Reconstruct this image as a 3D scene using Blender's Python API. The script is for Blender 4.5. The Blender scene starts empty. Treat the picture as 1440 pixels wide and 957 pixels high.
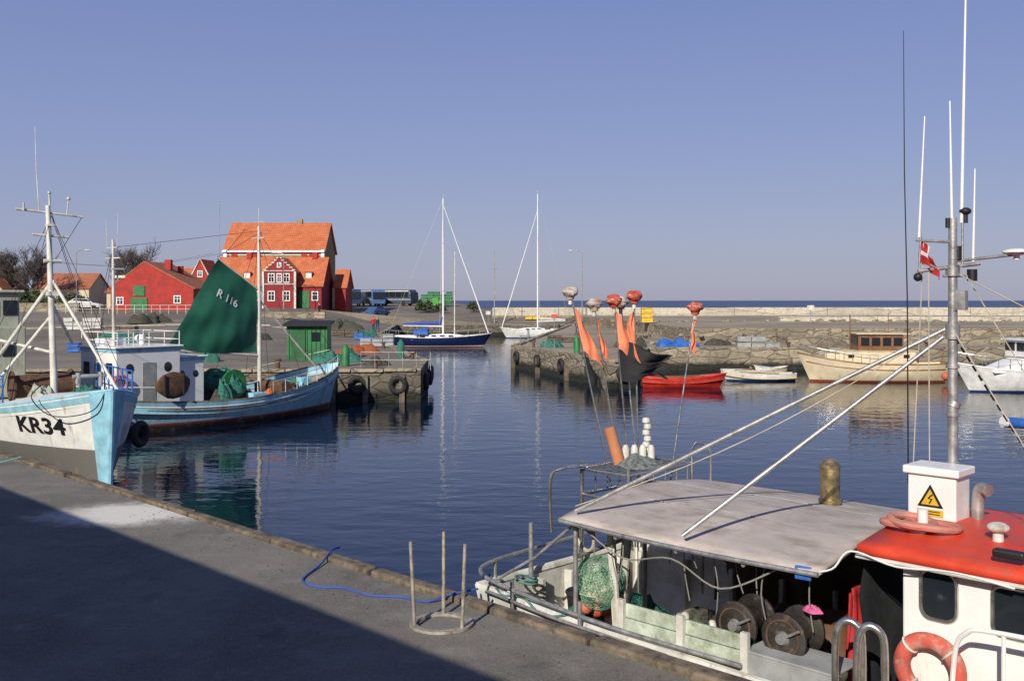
import bpy, bmesh, math, random
from mathutils import Vector, Matrix, noise
R = random.Random(11)
sc = bpy.context.scene
sc.view_settings.view_transform = 'Standard'
sc.view_settings.look = 'None'
sc.view_settings.exposure = 0
pi = math.pi

# ------------------------------------------------------------------ materials
def newmat(name):
    m = bpy.data.materials.new(name); m.use_nodes = True
    nt = m.node_tree; nt.nodes.clear()
    out = nt.nodes.new('ShaderNodeOutputMaterial')
    bs = nt.nodes.new('ShaderNodeBsdfPrincipled')
    nt.links.new(bs.outputs[0], out.inputs[0])
    return m, nt, bs
def N(nt, t, **kw):
    n = nt.nodes.new(t)
    for k, v in kw.items(): setattr(n, k, v)
    return n
def noise_n(nt, vec, scale, detail=5, rough=.6):
    n = N(nt, 'ShaderNodeTexNoise'); n.inputs['Scale'].default_value = scale
    n.inputs['Detail'].default_value = detail; n.inputs['Roughness'].default_value = rough
    nt.links.new(vec, n.inputs['Vector']); return n.outputs['Fac']
def maprange(nt, val, a, b, c=0., d=1.):
    n = N(nt, 'ShaderNodeMapRange'); n.interpolation_type = 'SMOOTHSTEP'
    for i, x in zip((1, 2, 3, 4), (a, b, c, d)): n.inputs[i].default_value = x
    nt.links.new(val, n.inputs[0]); return n.outputs[0]
def mixc(nt, fac, a, b, mode='MIX'):
    n = N(nt, 'ShaderNodeMix', data_type='RGBA', blend_type=mode)
    if isinstance(fac, (int, float)): n.inputs[0].default_value = fac
    else: nt.links.new(fac, n.inputs[0])
    for i, x in ((6, a), (7, b)):
        if isinstance(x, tuple): n.inputs[i].default_value = (*x[:3], 1)
        else: nt.links.new(x, n.inputs[i])
    return n.outputs[2]
def math_n(nt, op, a, b=0.):
    n = N(nt, 'ShaderNodeMath', operation=op)
    for i, x in ((0, a), (1, b)):
        if isinstance(x, (int, float)): n.inputs[i].default_value = x
        else: nt.links.new(x, n.inputs[i])
    return n.outputs[0]
def mapping(nt, vec, s):
    n = N(nt, 'ShaderNodeMapping'); n.inputs['Scale'].default_value = s
    nt.links.new(vec, n.inputs['Vector']); return n.outputs[0]
def bump_n(nt, bs, h, strength, dist=.02):
    n = N(nt, 'ShaderNodeBump'); n.inputs['Strength'].default_value = strength
    n.inputs['Distance'].default_value = dist
    nt.links.new(h, n.inputs['Height']); nt.links.new(n.outputs[0], bs.inputs['Normal'])
def sc3(c, k): return tuple(min(1, x*k) for x in c)

def M(name, col, rough=.6, metal=0., var=.2, vs=2.5, bump=.15, bsx=25, dirt=None, da=.5, ds=(2.5, 2.5, .5), bottom=None, zb=.3, boot=None):
    m, nt, bs = newmat(name)
    tc = N(nt, 'ShaderNodeTexCoord').outputs['Object']
    n1 = noise_n(nt, tc, vs, 6, .65)
    c = mixc(nt, maprange(nt, n1, .3, .7), sc3(col, 1-var), sc3(col, 1+var))
    if bottom or boot:
        sx = N(nt, 'ShaderNodeSeparateXYZ'); nt.links.new(tc, sx.inputs[0])
        if boot: c = mixc(nt, math_n(nt, 'LESS_THAN', sx.outputs[2], zb+.09), c, boot)
        if bottom: c = mixc(nt, math_n(nt, 'LESS_THAN', sx.outputs[2], zb), c, bottom)
    if dirt:
        n2 = noise_n(nt, mapping(nt, tc, ds), 1.6, 8, .7)
        c = mixc(nt, maprange(nt, n2, .66-.25*da, .80-.12*da), c, dirt)
    nt.links.new(c, bs.inputs['Base Color'])
    r = maprange(nt, n1, .2, .8, max(.03, rough-.1), min(1, rough+.12))
    nt.links.new(r, bs.inputs['Roughness'])
    bs.inputs['Metallic'].default_value = metal
    if bump: bump_n(nt, bs, noise_n(nt, tc, bsx, 4), bump, .02)
    return m

def stone_mat(name, c1, c2, c3, s=(1.1, 1.1, 2.0), weed=True, edge=.05, sw=.35, mort=.8):
    m, nt, bs = newmat(name)
    tc = N(nt, 'ShaderNodeTexCoord').outputs['Object']
    wob = N(nt, 'ShaderNodeTexNoise'); wob.inputs['Scale'].default_value = 1.2; wob.inputs['Detail'].default_value = 5; nt.links.new(tc, wob.inputs['Vector'])
    vm = N(nt, 'ShaderNodeMix', data_type='VECTOR'); vm.inputs[0].default_value = .16
    nt.links.new(tc, vm.inputs[4]); nt.links.new(wob.outputs['Color'], vm.inputs[5])
    v = mapping(nt, vm.outputs[1], s)
    vo = N(nt, 'ShaderNodeTexVoronoi'); vo.inputs['Scale'].default_value = 1; vo.inputs['Randomness'].default_value = .75; nt.links.new(v, vo.inputs['Vector'])
    ve = N(nt, 'ShaderNodeTexVoronoi', feature='DISTANCE_TO_EDGE'); ve.inputs['Scale'].default_value = 1; ve.inputs['Randomness'].default_value = .75; nt.links.new(v, ve.inputs['Vector'])
    sp = N(nt, 'ShaderNodeSeparateColor'); nt.links.new(vo.outputs['Color'], sp.inputs[0])
    c = mixc(nt, sp.outputs[0], c1, c2)
    c = mixc(nt, maprange(nt, noise_n(nt, tc, 3, 8, .7), .45, .7), c, c3)
    c = mixc(nt, maprange(nt, noise_n(nt, mapping(nt, tc, (1, 1, .3)), .6, 6, .7), .45, .7, 0, .6), c, sc3(c1, .6))
    c = mixc(nt, maprange(nt, ve.outputs['Distance'], 0, edge, mort, 0), c, (.035, .03, .025))
    h = math_n(nt, 'ADD', maprange(nt, ve.outputs['Distance'], 0, edge*2), math_n(nt, 'MULTIPLY', noise_n(nt, tc, 8, 6), .7))
    if weed:
        sx = N(nt, 'ShaderNodeSeparateXYZ'); nt.links.new(tc, sx.inputs[0])
        zz = math_n(nt, 'ADD', sx.outputs[2], math_n(nt, 'MULTIPLY', noise_n(nt, tc, 2.5, 4), -.5))
        c = mixc(nt, maprange(nt, zz, sw-.25, sw+.15, 1, 0), c, (.018, .02, .012))
    nt.links.new(c, bs.inputs['Base Color']); bs.inputs['Roughness'].default_value = .9
    bump_n(nt, bs, h, .7, .08)
    return m

def asphalt_mat():
    m, nt, bs = newmat('quay_asphalt')
    tc = N(nt, 'ShaderNodeTexCoord').outputs['Object']
    c = mixc(nt, maprange(nt, noise_n(nt, tc, .45, 7, .65), .35, .65), (.130, .121, .106), (.205, .190, .165))
    c = mixc(nt, maprange(nt, noise_n(nt, tc, 2.2, 8, .75), .48, .70, 0, .7), c, (.27, .25, .215))
    c = mixc(nt, maprange(nt, noise_n(nt, tc, 4.5, 8, .8), .50, .72, 0, .6), c, (.08, .075, .067))
    c = mixc(nt, maprange(nt, noise_n(nt, tc, 45, 3, .8), .4, .75, 0, .7), c, (.29, .27, .24))
    c = mixc(nt, maprange(nt, noise_n(nt, tc, 80, 2, .8), .52, .72, 0, .85), c, (.045, .043, .04))
    wob = N(nt, 'ShaderNodeTexNoise'); wob.inputs['Scale'].default_value = .9; wob.inputs['Detail'].default_value = 6; nt.links.new(tc, wob.inputs['Vector'])
    vm = N(nt, 'ShaderNodeMix', data_type='VECTOR'); vm.inputs[0].default_value = .5
    nt.links.new(tc, vm.inputs[4]); nt.links.new(wob.outputs['Color'], vm.inputs[5])
    ve = N(nt, 'ShaderNodeTexVoronoi', feature='DISTANCE_TO_EDGE'); ve.inputs['Scale'].default_value = .4; nt.links.new(vm.outputs[1], ve.inputs['Vector'])
    cr = math_n(nt, 'MULTIPLY', maprange(nt, ve.outputs['Distance'], 0, .006, .6, 0), maprange(nt, noise_n(nt, tc, .3, 3), .48, .6))
    c = mixc(nt, cr, c, (.035, .035, .035))
    c = mixc(nt, maprange(nt, noise_n(nt, tc, 1.3, 5, .6), .58, .75, 0, .65), c, (.06, .056, .05))
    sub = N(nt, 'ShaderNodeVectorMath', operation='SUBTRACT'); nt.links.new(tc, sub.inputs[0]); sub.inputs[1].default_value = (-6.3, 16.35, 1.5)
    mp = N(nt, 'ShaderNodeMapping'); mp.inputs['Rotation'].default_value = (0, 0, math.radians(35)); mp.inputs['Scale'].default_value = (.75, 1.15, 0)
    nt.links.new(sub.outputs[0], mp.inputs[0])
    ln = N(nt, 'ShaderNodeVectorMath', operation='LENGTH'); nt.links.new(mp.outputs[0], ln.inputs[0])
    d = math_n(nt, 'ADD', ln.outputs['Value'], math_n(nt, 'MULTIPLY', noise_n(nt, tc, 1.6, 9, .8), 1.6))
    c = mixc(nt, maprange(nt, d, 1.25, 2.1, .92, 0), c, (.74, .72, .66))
    nt.links.new(c, bs.inputs['Base Color']); bs.inputs['Roughness'].default_value = .88
    bump_n(nt, bs, noise_n(nt, tc, 35, 6, .75), .7, .02)
    return m

def paving_mat(name, c1, c2):
    m, nt, bs = newmat(name)
    tc = N(nt, 'ShaderNodeTexCoord').outputs['Object']
    c = mixc(nt, maprange(nt, noise_n(nt, tc, .12, 8, .65), .35, .65), c1, c2)
    c = mixc(nt, maprange(nt, noise_n(nt, mapping(nt, tc, (.1, 1, 1)), 1.1, 6, .6), .5, .7, 0, .6), c, sc3(c1, .55))
    c = mixc(nt, maprange(nt, noise_n(nt, tc, 3, 4, .8), .4, .75, 0, .5), c, sc3(c2, 1.3))
    nt.links.new(c, bs.inputs['Base Color']); bs.inputs['Roughness'].default_value = .9
    bump_n(nt, bs, noise_n(nt, tc, 6, 5), .4, .05)
    return m

def tile_mat(name, c1, c2):
    m, nt, bs = newmat(name)
    tc = N(nt, 'ShaderNodeTexCoord').outputs['Object']
    c = mixc(nt, maprange(nt, noise_n(nt, tc, .9, 8, .8), .35, .65), c1, c2)
    c = mixc(nt, maprange(nt, noise_n(nt, tc, 5, 3, .8), .45, .7, 0, .6), c, sc3(c1, .5))
    w = N(nt, 'ShaderNodeTexWave', bands_direction='X'); w.inputs['Scale'].default_value = 1.0; nt.links.new(tc, w.inputs['Vector'])
    w2 = N(nt, 'ShaderNodeTexWave', bands_direction='Z'); w2.inputs['Scale'].default_value = 1.1; nt.links.new(tc, w2.inputs['Vector'])
    c = mixc(nt, maprange(nt, w2.outputs['Fac'], 0, .35, .45, 0), c, sc3(c1, .4))
    c = mixc(nt, maprange(nt, w.outputs['Fac'], 0, .3, .3, 0), c, sc3(c1, .5))
    nt.links.new(c, bs.inputs['Base Color']); bs.inputs['Roughness'].default_value = .85
    return m

def water_mat(name, body, scale, strength, rough, spec=.5):
    m, nt, bs = newmat(name)
    tc = N(nt, 'ShaderNodeTexCoord').outputs['Object']
    nt.links.new(mixc(nt, noise_n(nt, tc, .05, 3), sc3(body, .8), sc3(body, 1.2)), bs.inputs['Base Color'])
    bs.inputs['Roughness'].default_value = rough
    bs.inputs['IOR'].default_value = 1.333
    bs.inputs['Specular IOR Level'].default_value = spec
    a = noise_n(nt, mapping(nt, tc, (.7, 1.3, 1)), 1.0*scale, 2, .5)
    b = noise_n(nt, mapping(nt, tc, (.8, 1.3, 1)), 3.6*scale, 3, .5)
    g = maprange(nt, noise_n(nt, tc, .07, 3), .3, .7, .35, 1.1)
    h = math_n(nt, 'ADD', math_n(nt, 'MULTIPLY', a, 1.0), math_n(nt, 'MULTIPLY', b, .22))
    h = math_n(nt, 'MULTIPLY', h, g)
    bump_n(nt, bs, h, strength, .12)
    return m

m_water = water_mat('harbour_water', (.002, .010, .026), 1.0, .27, .015, .44)
m_sea = water_mat('sea_water', (.010, .034, .095), .25, 1.0, .35)
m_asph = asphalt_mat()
m_pave = paving_mat('paving', (.125, .108, .086), (.22, .19, .15))
m_pave2 = paving_mat('mole_ground', (.22, .18, .128), (.36, .305, .215))
m_stone = stone_mat('quay_stone', (.10, .088, .068), (.21, .178, .135), (.07, .06, .05), s=(1.3, 1.3, 2.4), edge=.05, mort=.55)
m_stoneL = stone_mat('mole_stone', (.22, .185, .132), (.40, .34, .245), (.15, .13, .10), s=(.9, .9, 2.3), edge=.05, mort=.5)
m_bw = stone_mat('breakwater_stone', (.46, .42, .34), (.58, .53, .43), (.34, .30, .23), s=(.12, .12, .8), weed=False, edge=.015, mort=.4)
m_white = M('white_paint', (.76, .76, .74), .4, var=.06, dirt=(.36, .24, .15), da=.25)
m_whited = M('white_paint_dirty', (.60, .59, .54), .5, var=.2, dirt=(.22, .16, .09), da=.6)
m_greenwh = M('mossy_white_boards', (.46, .52, .42), .6, var=.25, vs=6, dirt=(.22, .24, .15), da=.8, ds=(3, 3, 3))
m_grey = M('grey_paint', (.30, .31, .31), .6, dirt=(.16, .09, .05), da=.5)
m_galv = M('galvanised_steel', (.40, .40, .39), .45, .65, var=.25, vs=8, dirt=(.2, .13, .08), da=.4, ds=(6, 6, 3))
m_stain = M('stainless_steel', (.55, .54, .5), .28, .9, var=.15, vs=8, bump=.03)
m_brass = M('exhaust_metal', (.42, .33, .18), .38, .8, var=.35, vs=9, dirt=(.1, .07, .04), da=.6)
m_rust = M('rusty_steel', (.12, .065, .04), .85, .2, var=.4, vs=6, bump=.5)
m_dark = M('dark_rubber', (.018, .018, .02), .75, var=.3)
m_black = M('black_paint', (.012, .012, .014), .5, var=.2)
m_red = M('red_roof_paint', (.62, .055, .022), .5, var=.16, vs=2, dirt=(.34, .10, .06), da=.6, ds=(2, 2, 2))
m_redb = M('red_boat_paint', (.45, .03, .025), .4)
m_orange = M('orange_plastic', (.55, .09, .05), .6, var=.4, vs=8, dirt=(.35, .2, .15), da=.8, ds=(5, 5, 5))
m_capgrey = M('weathered_buoy_cap', (.42, .38, .34), .6, var=.4, vs=9, dirt=(.4, .1, .05), da=.8, ds=(6, 6, 6))
m_salmon = M('salmon_cloth', (.80, .24, .12), .8, var=.25)
m_blackcl = M('black_cloth', (.012, .013, .014), .8, var=.3)
m_wood = M('weathered_timber', (.15, .12, .09), .85, var=.45, vs=5, bump=.6, bsx=18, dirt=(.05, .04, .03), da=.6)
m_coping = M('quay_timber', (.15, .12, .085), .9, var=.5, vs=3, bump=.9, bsx=12, dirt=(.05, .04, .03), da=.8, ds=(3, 3, 3))
m_woodv = M('varnished_wood', (.22, .10, .04), .4, var=.3)
m_deck = M('deck_boards', (.33, .27, .19), .75, var=.3, vs=5, dirt=(.12, .1, .08), da=.6, ds=(2, 2, 2))
m_canopy = M('canopy_plywood', (.47, .415, .38), .75, var=.12, vs=1.4, bump=.15, bsx=10, dirt=(.30, .25, .21), da=.9, ds=(1.0, 2.2, 1.2))
m_glass = M('dark_glass', (.015, .02, .025), .08, var=.1, bump=0)
m_greensail = M('green_sailcloth', (.012, .12, .07), .75, var=.15, vs=1.5)
m_green = M('green_paint', (.02, .15, .045), .55, var=.3, dirt=(.03, .05, .03), da=.4)
m_net = M('green_net', (.03, .15, .11), .9, var=.6, vs=14, bump=1., bsx=30)
m_blue = M('blue_paint', (.03, .12, .42), .45, var=.25)
m_bluerope = M('blue_rope', (.03, .08, .34), .7, var=.3)
m_rope = M('pale_rope', (.45, .40, .32), .8)
m_yellow = M('yellow_paint', (.65, .42, .03), .5, var=.2)
m_brickr = M('red_painted_wall', (.36, .035, .028), .85, var=.25, vs=1.2, dirt=(.20, .03, .03), da=.5)
m_brickr2 = M('dark_red_wall', (.24, .022, .028), .85, var=.25, vs=1.2)
m_tan = M('yellow_brick_wall', (.32, .22, .12), .85, var=.3, vs=2)
m_cream = M('cream_wall', (.55, .48, .34), .8, var=.12)
m_olive = M('olive_grey_paint', (.34, .36, .29), .6, var=.15, dirt=(.2, .14, .08), da=.5)
m_tile = tile_mat('clay_roof_tiles', (.48, .125, .048), (.66, .21, .09))
m_tile2 = tile_mat('old_roof_tiles', (.34, .12, .065), (.50, .18, .09))
m_bark = M('bark', (.10, .08, .068), .9, var=.3)
m_leaf = M('hedge_leaves', (.05, .07, .025), .8, var=.5, vs=1.5)
m_skin = M('skin', (.5, .3, .22), .6)
m_jean = M('denim', (.04, .06, .12), .9)
m_jacket = M('dark_jacket', (.03, .03, .035), .9)
m_redcl = M('red_cloth', (.42, .018, .02), .75, var=.35)
m_cork = M('cork_roll', (.50, .20, .09), .85)
m_hullblue = M('light_blue_hull', (.30, .52, .64), .55, var=.14, dirt=(.28, .22, .17), da=.6, bottom=(.055, .04, .035), zb=.22, boot=(.30, .06, .04))
m_hullwhite = M('white_blue_hull', (.70, .71, .69), .5, var=.10, dirt=(.30, .2, .12), da=.45, bottom=(.15, .145, .135), zb=1.02)
m_ltblue = M('light_blue_trim', (.26, .52, .64), .5, dirt=(.3, .2, .12), da=.45)
m_navy = M('navy_hull', (.012, .022, .08), .2, var=.1, bump=0, bottom=(.25, .03, .03), zb=.08, boot=(.7, .7, .7))
m_yacht = M('yacht_white', (.75, .75, .73), .3, bump=0, bottom=(.03, .05, .15), zb=.1)
m_creamhull = M('cream_hull', (.68, .58, .40), .45, var=.1, dirt=(.35, .25, .12), da=.35, bottom=(.25, .06, .03), zb=.12)
m_redhull = M('red_hull', (.50, .03, .02), .45)

# ------------------------------------------------------------------ geometry helper
class G:
    def __init__(s): s.v = []; s.f = []; s.mi = []
    def add(s, vs, fs, mi=0):
        o = len(s.v); s.v += [tuple(v) for v in vs]
        for f in fs: s.f.append(tuple(o+i for i in f)); s.mi.append(mi)
        return s
    def box(s, c, d, rz=0, rot=None, mi=0):
        m = rot if rot else Matrix.Rotation(rz, 3, 'Z')
        vs = []
        for x in (-.5, .5):
            for y in (-.5, .5):
                for z in (-.5, .5):
                    vs.append(Vector(c)+m@Vector((x*d[0], y*d[1], z*d[2])))
        return s.add(vs, [(0, 1, 3, 2), (4, 6, 7, 5), (0, 4, 5, 1), (2, 3, 7, 6), (0, 2, 6, 4), (1, 5, 7, 3)], mi)
    def tube(s, pts, r, n=8, mi=0):
        pts = [Vector(p) for p in pts]; rr = r if isinstance(r, (list, tuple)) else [r]*len(pts)
        o = len(s.v); ref = None
        for i, p in enumerate(pts):
            t = (pts[min(i+1, len(pts)-1)]-pts[max(i-1, 0)]).normalized()
            if ref is None: ref = t.orthogonal().normalized()
            ref = (ref-t*ref.dot(t))
            if ref.length < 1e-5: ref = t.orthogonal()
            ref.normalize(); b = t.cross(ref)
            for k in range(n):
                a = 2*pi*k/n; s.v.append(tuple(p+(ref*math.cos(a)+b*math.sin(a))*rr[i]))
        for i in range(len(pts)-1):
            for k in range(n):
                s.f.append((o+i*n+k, o+i*n+(k+1) % n, o+(i+1)*n+(k+1) % n, o+(i+1)*n+k)); s.mi.append(mi)
        s.f.append(tuple(o+k for k in range(n))[::-1]); s.mi.append(mi)
        s.f.append(tuple(o+(len(pts)-1)*n+k for k in range(n))); s.mi.append(mi)
        return s
    def cyl(s, a, b, r0, r1=None, n=14, mi=0): return s.tube([a, b], [r0, r0 if r1 is None else r1], n, mi)
    def sph(s, c, r, nu=14, nv=9, jit=0, mi=0, zmin=-1):
        r = (r, r, r) if isinstance(r, (int, float)) else r; o = len(s.v)
        for j in range(nv+1):
            th = pi*j/nv
            for i in range(nu):
                ph = 2*pi*i/nu; d = Vector((math.sin(th)*math.cos(ph), math.sin(th)*math.sin(ph), max(zmin, math.cos(th))))
                k = 1+jit*noise.noise(d*1.7+Vector(c)*3.1)
                s.v.append((c[0]+d.x*r[0]*k, c[1]+d.y*r[1]*k, c[2]+d.z*r[2]*k))
        for j in range(nv):
            for i in range(nu):
                s.f.append((o+j*nu+i, o+(j+1)*nu+i, o+(j+1)*nu+(i+1) % nu, o+j*nu+(i+1) % nu)); s.mi.append(mi)
        return s
    def mound(s, c, rx, ry, h, mi=0, nr=9, na=26):   # heaped net / rope
        o = len(s.v); C = Vector(c)
        for i in range(nr+1):
            q = i/nr
            for k in range(na):
                a = 2*pi*k/na; e = 1+.35*noise.noise(Vector((math.cos(a)*1.2, math.sin(a)*1.2, 0))+C)
                x, y = math.cos(a)*q*rx*e, math.sin(a)*q*ry*e
                p = Vector((x, y, 0))*4/max(rx, ry)+C*2
                z = h*((1-q**2.2)*(.75+.5*noise.noise(p*.4))+.22*noise.noise(p)+.13*noise.noise(p*2.7))*(1 if q < 1 else 0)
                s.v.append((c[0]+x, c[1]+y, c[2]+z))
        for i in range(nr):
            for k in range(na):
                s.f.append((o+i*na+k, o+(i+1)*na+k, o+(i+1)*na+(k+1) % na, o+i*na+(k+1) % na)); s.mi.append(mi)
        return s
    def torus(s, c, ax, Rr, r, n=26, m=8, mi=0):
        ax = Vector(ax).normalized(); u = ax.orthogonal().normalized(); w = ax.cross(u); o = len(s.v); c = Vector(c)
        for i in range(n):
            a = 2*pi*i/n; d = u*math.cos(a)+w*math.sin(a)
            for k in range(m):
                b = 2*pi*k/m; s.v.append(tuple(c+d*(Rr+r*math.cos(b))+ax*r*math.sin(b)))
        for i in range(n):
            for k in range(m):
                s.f.append((o+i*m+k, o+((i+1) % n)*m+k, o+((i+1) % n)*m+(k+1) % m, o+i*m+(k+1) % m)); s.mi.append(mi)
        return s
    def grid(s, fn, nu, nv, mi=0):
        o = len(s.v)
        for j in range(nv+1):
            for i in range(nu+1): s.v.append(tuple(fn(i/nu, j/nv)))
        for j in range(nv):
            for i in range(nu):
                a = o+j*(nu+1)+i; s.f.append((a, a+1, a+nu+2, a+nu+1)); s.mi.append(mi)
        return s
    def prism(s, pts, z0, z1, mi=0, mt=None):
        n = len(pts); o = len(s.v)
        s.v += [(p[0], p[1], z0) for p in pts]+[(p[0], p[1], z1) for p in pts]
        for i in range(n): s.f.append((o+i, o+(i+1) % n, o+n+(i+1) % n, o+n+i)); s.mi.append(mi)
        s.f.append(tuple(range(o+n, o+2*n))); s.mi.append(mi if mt is None else mt)
        return s
    def make(s, name, mats, parent=None, smooth=False, bev=0, solid=0, loc=(0, 0, 0), rz=0):
        me = bpy.data.meshes.new(name); me.from_pydata(s.v, [], s.f)
        mats = mats if isinstance(mats, (list, tuple)) else [mats]
        for m in mats: me.materials.append(m)
        me.polygons.foreach_set('material_index', s.mi)
        bm = bmesh.new(); bm.from_mesh(me); bmesh.ops.recalc_face_normals(bm, faces=bm.faces); bm.to_mesh(me); bm.free()
        if smooth:
            me.polygons.foreach_set('use_smooth', [True]*len(me.polygons))
            try: me.set_sharp_from_angle(angle=math.radians(42))
            except Exception: pass
        ob = bpy.data.objects.new(name, me); sc.collection.objects.link(ob)
        ob.location = loc; ob.rotation_euler = (0, 0, rz)
        if parent: ob.parent = parent
        if solid:
            md = ob.modifiers.new('solid', 'SOLIDIFY'); md.thickness = solid
        if bev:
            md = ob.modifiers.new('bevel', 'BEVEL'); md.width = bev; md.segments = 2; md.limit_method = 'ANGLE'
        return ob
def E(name, loc=(0, 0, 0), rz=0):
    e = bpy.data.objects.new(name, None); sc.collection.objects.link(e); e.location = loc; e.rotation_euler = (0, 0, rz); e.empty_display_size = .5
    return e
def text_mesh(body, size, bold=.012):
    cu = bpy.data.curves.new('t', 'FONT'); cu.body = body; cu.size = size; cu.align_x = 'CENTER'; cu.align_y = 'CENTER'; cu.offset = size*bold
    ob = bpy.data.objects.new('t', cu); sc.collection.objects.link(ob); bpy.context.view_layer.update()
    me = bpy.data.meshes.new_from_object(ob.evaluated_get(bpy.context.evaluated_depsgraph_get()))
    vs = [tuple(v.co) for v in me.vertices]; fs = [tuple(p.vertices) for p in me.polygons]
    bpy.data.objects.remove(ob); bpy.data.curves.remove(cu); return vs, fs
def ss(a, b, x):
    t = max(0, min(1, (x-a)/(b-a))); return t*t*(3-2*t)

# ------------------------------------------------------------------ hull
class Hull:
    def __init__(s, L, B, zk, z0, zm, zb, ws=.5, tm=.45, rake=.8, srake=.3, wsw=None, full=2.4):
        s.L, s.B, s.zk, s.z0, s.zm, s.zb, s.ws, s.tm, s.rake, s.srake, s.full = L, B, zk, z0, zm, zb, ws, tm, rake, srake, full
        s.wsw = ws*.5 if wsw is None else wsw
    def zs(s, t):
        return s.zm+(s.z0-s.zm)*((.4-t)/.4)**2 if t < .4 else s.zm+(s.zb-s.zm)*((t-.4)/.6)**2
    def hw(s, t, v):
        t = max(0., min(1., t)); v = max(0., min(1., v))
        if t < s.tm:
            q = math.sin(pi/2*t/s.tm); fd = s.ws+(1-s.ws)*q**.8; fw = s.wsw+(1-s.wsw)*q
        else:
            u = min(1., (t-s.tm)/(1-s.tm)); fd = max(0, 1-u**s.full)**.72; fw = max(0, 1-u**1.7)**1.05
        fw *= .93; k = v**1.4
        return s.B/2*(fw*(1-k)+fd*k)*max(0, 1-(1-v)**2.6)**.75
    def P(s, t, v, side, off=0.):
        z = s.zk+(s.zs(t)-s.zk)*v
        x = -s.L/2+s.L*t+s.rake*(v-1)*t**5+s.srake*(1-v)*(1-t)**5
        return Vector((x, side*(s.hw(t, v)+off), z))
    def build(s, parent, mat, loc=(0, 0, 0), bulw=.5, deckm=None, capm=None, inner=None, strake=None, strakem=None, th=.07, capr=.045, nt=44, nv=14):
        g = G()
        T = [1-(1-i/nt)**1.25 for i in range(nt+1)]
        for side in (1, -1):
            o = len(g.v)
            for t in T:
                for j in range(nv+1): g.v.append(tuple(s.P(t, j/nv, side)))
            for i in range(nt):
                for j in range(nv):
                    a = o+i*(nv+1)+j; g.f.append((a, a+1, a+nv+2, a+nv+1)); g.mi.append(1 if (strake and (j+.5)/nv > strake) else 0)
        n = (nt+1)*(nv+1)
        g.f.append(tuple(range(0, nv+1))+tuple(range(n+nv, n-1, -1))); g.mi.append(0)
        g.make('hull', [mat, strakem or mat], parent, True, loc=loc)
        g = G(); d = G(); T2 = [t for t in T if t < .985]
        for side in (1, -1):
            g.grid(lambda u, v: (lambda t: Vector((s.P(t, 1, 1).x, side*max(0, s.hw(t, 1)-th-.02*v), s.zs(t)-bulw*v)))(T2[min(len(T2)-1, int(round(u*(len(T2)-1))))]), len(T2)-1, 1)
        g.add([(-s.L/2+th, y, z) for y, z in ((-s.hw(0, 1)+th, s.z0), (s.hw(0, 1)-th, s.z0), (s.hw(0, 1)-th, s.z0-bulw), (-s.hw(0, 1)+th, s.z0-bulw))], [(0, 1, 2, 3)])
        g.make('bulwark_inside', inner or mat, parent, loc=loc)
        d.grid(lambda u, v: (lambda t: Vector((s.P(t, 1, 1).x, (v*2-1)*max(0, s.hw(t, 1)-th*.6), s.zs(t)-bulw+.03*(1-(v*2-1)**2))))(T2[min(len(T2)-1, int(round(u*(len(T2)-1))))]), len(T2)-1, 6)
        d.make('deck', deckm or m_deck, parent, loc=loc)
        c = G()
        pts = [s.P(t, 1, 1)+Vector((0, -th*.5, .01)) for t in T]+[s.P(t, 1, -1)+Vector((0, th*.5, .01)) for t in T[::-1]]
        c.tube(pts+[pts[0]], capr, 8)
        c.make('gunwale', capm or m_wood, parent, True, loc=loc)
    def decal(s, parent, body, size, t0, z0, side, mat, loc=(0, 0, 0), name='registration', off=.02, xs=1., bold=.012):
        vs, fs = text_mesh(body, size, bold); out = []
        for x, y, _ in vs:
            x *= xs
            t = t0+(x*side*-1 if side > 0 else x)/s.L
            z = z0+y; v = (z-s.zk)/(s.zs(t)-s.zk)
            p = s.P(t, v, side, off); out.append(p)
        g = G(); g.add(out, fs); g.make(name, mat, parent, loc=loc)

# ------------------------------------------------------------------ world, sun, camera
AZ, EL = 22., 30.
w = bpy.data.worlds.new('World'); sc.world = w; w.use_nodes = True
nt = w.node_tree; nt.nodes.clear()
sky = N(nt, 'ShaderNodeTexSky', sky_type='NISHITA'); sky.sun_disc = False
sky.sun_elevation = math.radians(EL); sky.sun_rotation = math.radians(180+AZ)
sky.air_density = 1.0; sky.dust_density = .6; sky.ozone_density = 2.0
bg = N(nt, 'ShaderNodeBackground'); bg.inputs[1].default_value = .1
wo = N(nt, 'ShaderNodeOutputWorld')
tcw = N(nt, 'ShaderNodeTexCoord'); sx = N(nt, 'ShaderNodeSeparateXYZ'); nt.links.new(tcw.outputs['Generated'], sx.inputs[0])
rmp = N(nt, 'ShaderNodeValToRGB'); nt.links.new(sx.outputs[2], rmp.inputs[0])
cr = rmp.color_ramp; cr.elements[0].position = 0.; cr.elements[0].color = (.325, .340, .475, 1)
cr.elements[1].position = 1.; cr.elements[1].color = (.05, .085, .22, 1)
for p_, c_ in ((.06, (.315, .343, .52)), (.16, (.255, .305, .555)), (.32, (.178, .238, .515)), (.5, (.10, .15, .36))):
    el = cr.elements.new(p_); el.color = (*c_, 1)
sv = N(nt, 'ShaderNodeVectorMath', operation='SCALE'); sv.inputs['Scale'].default_value = 10.; nt.links.new(rmp.outputs[0], sv.inputs[0])
nt.links.new(mixc(nt, .84, sky.outputs[0], sv.outputs[0]), bg.inputs[0]); nt.links.new(bg.outputs[0], wo.inputs[0])
sl = bpy.data.lights.new('sun', 'SUN'); sl.energy = 5.0; sl.angle = math.radians(.5); sl.color = (1, .925, .80)
so = bpy.data.objects.new('sun', sl); sc.collection.objects.link(so)
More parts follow.
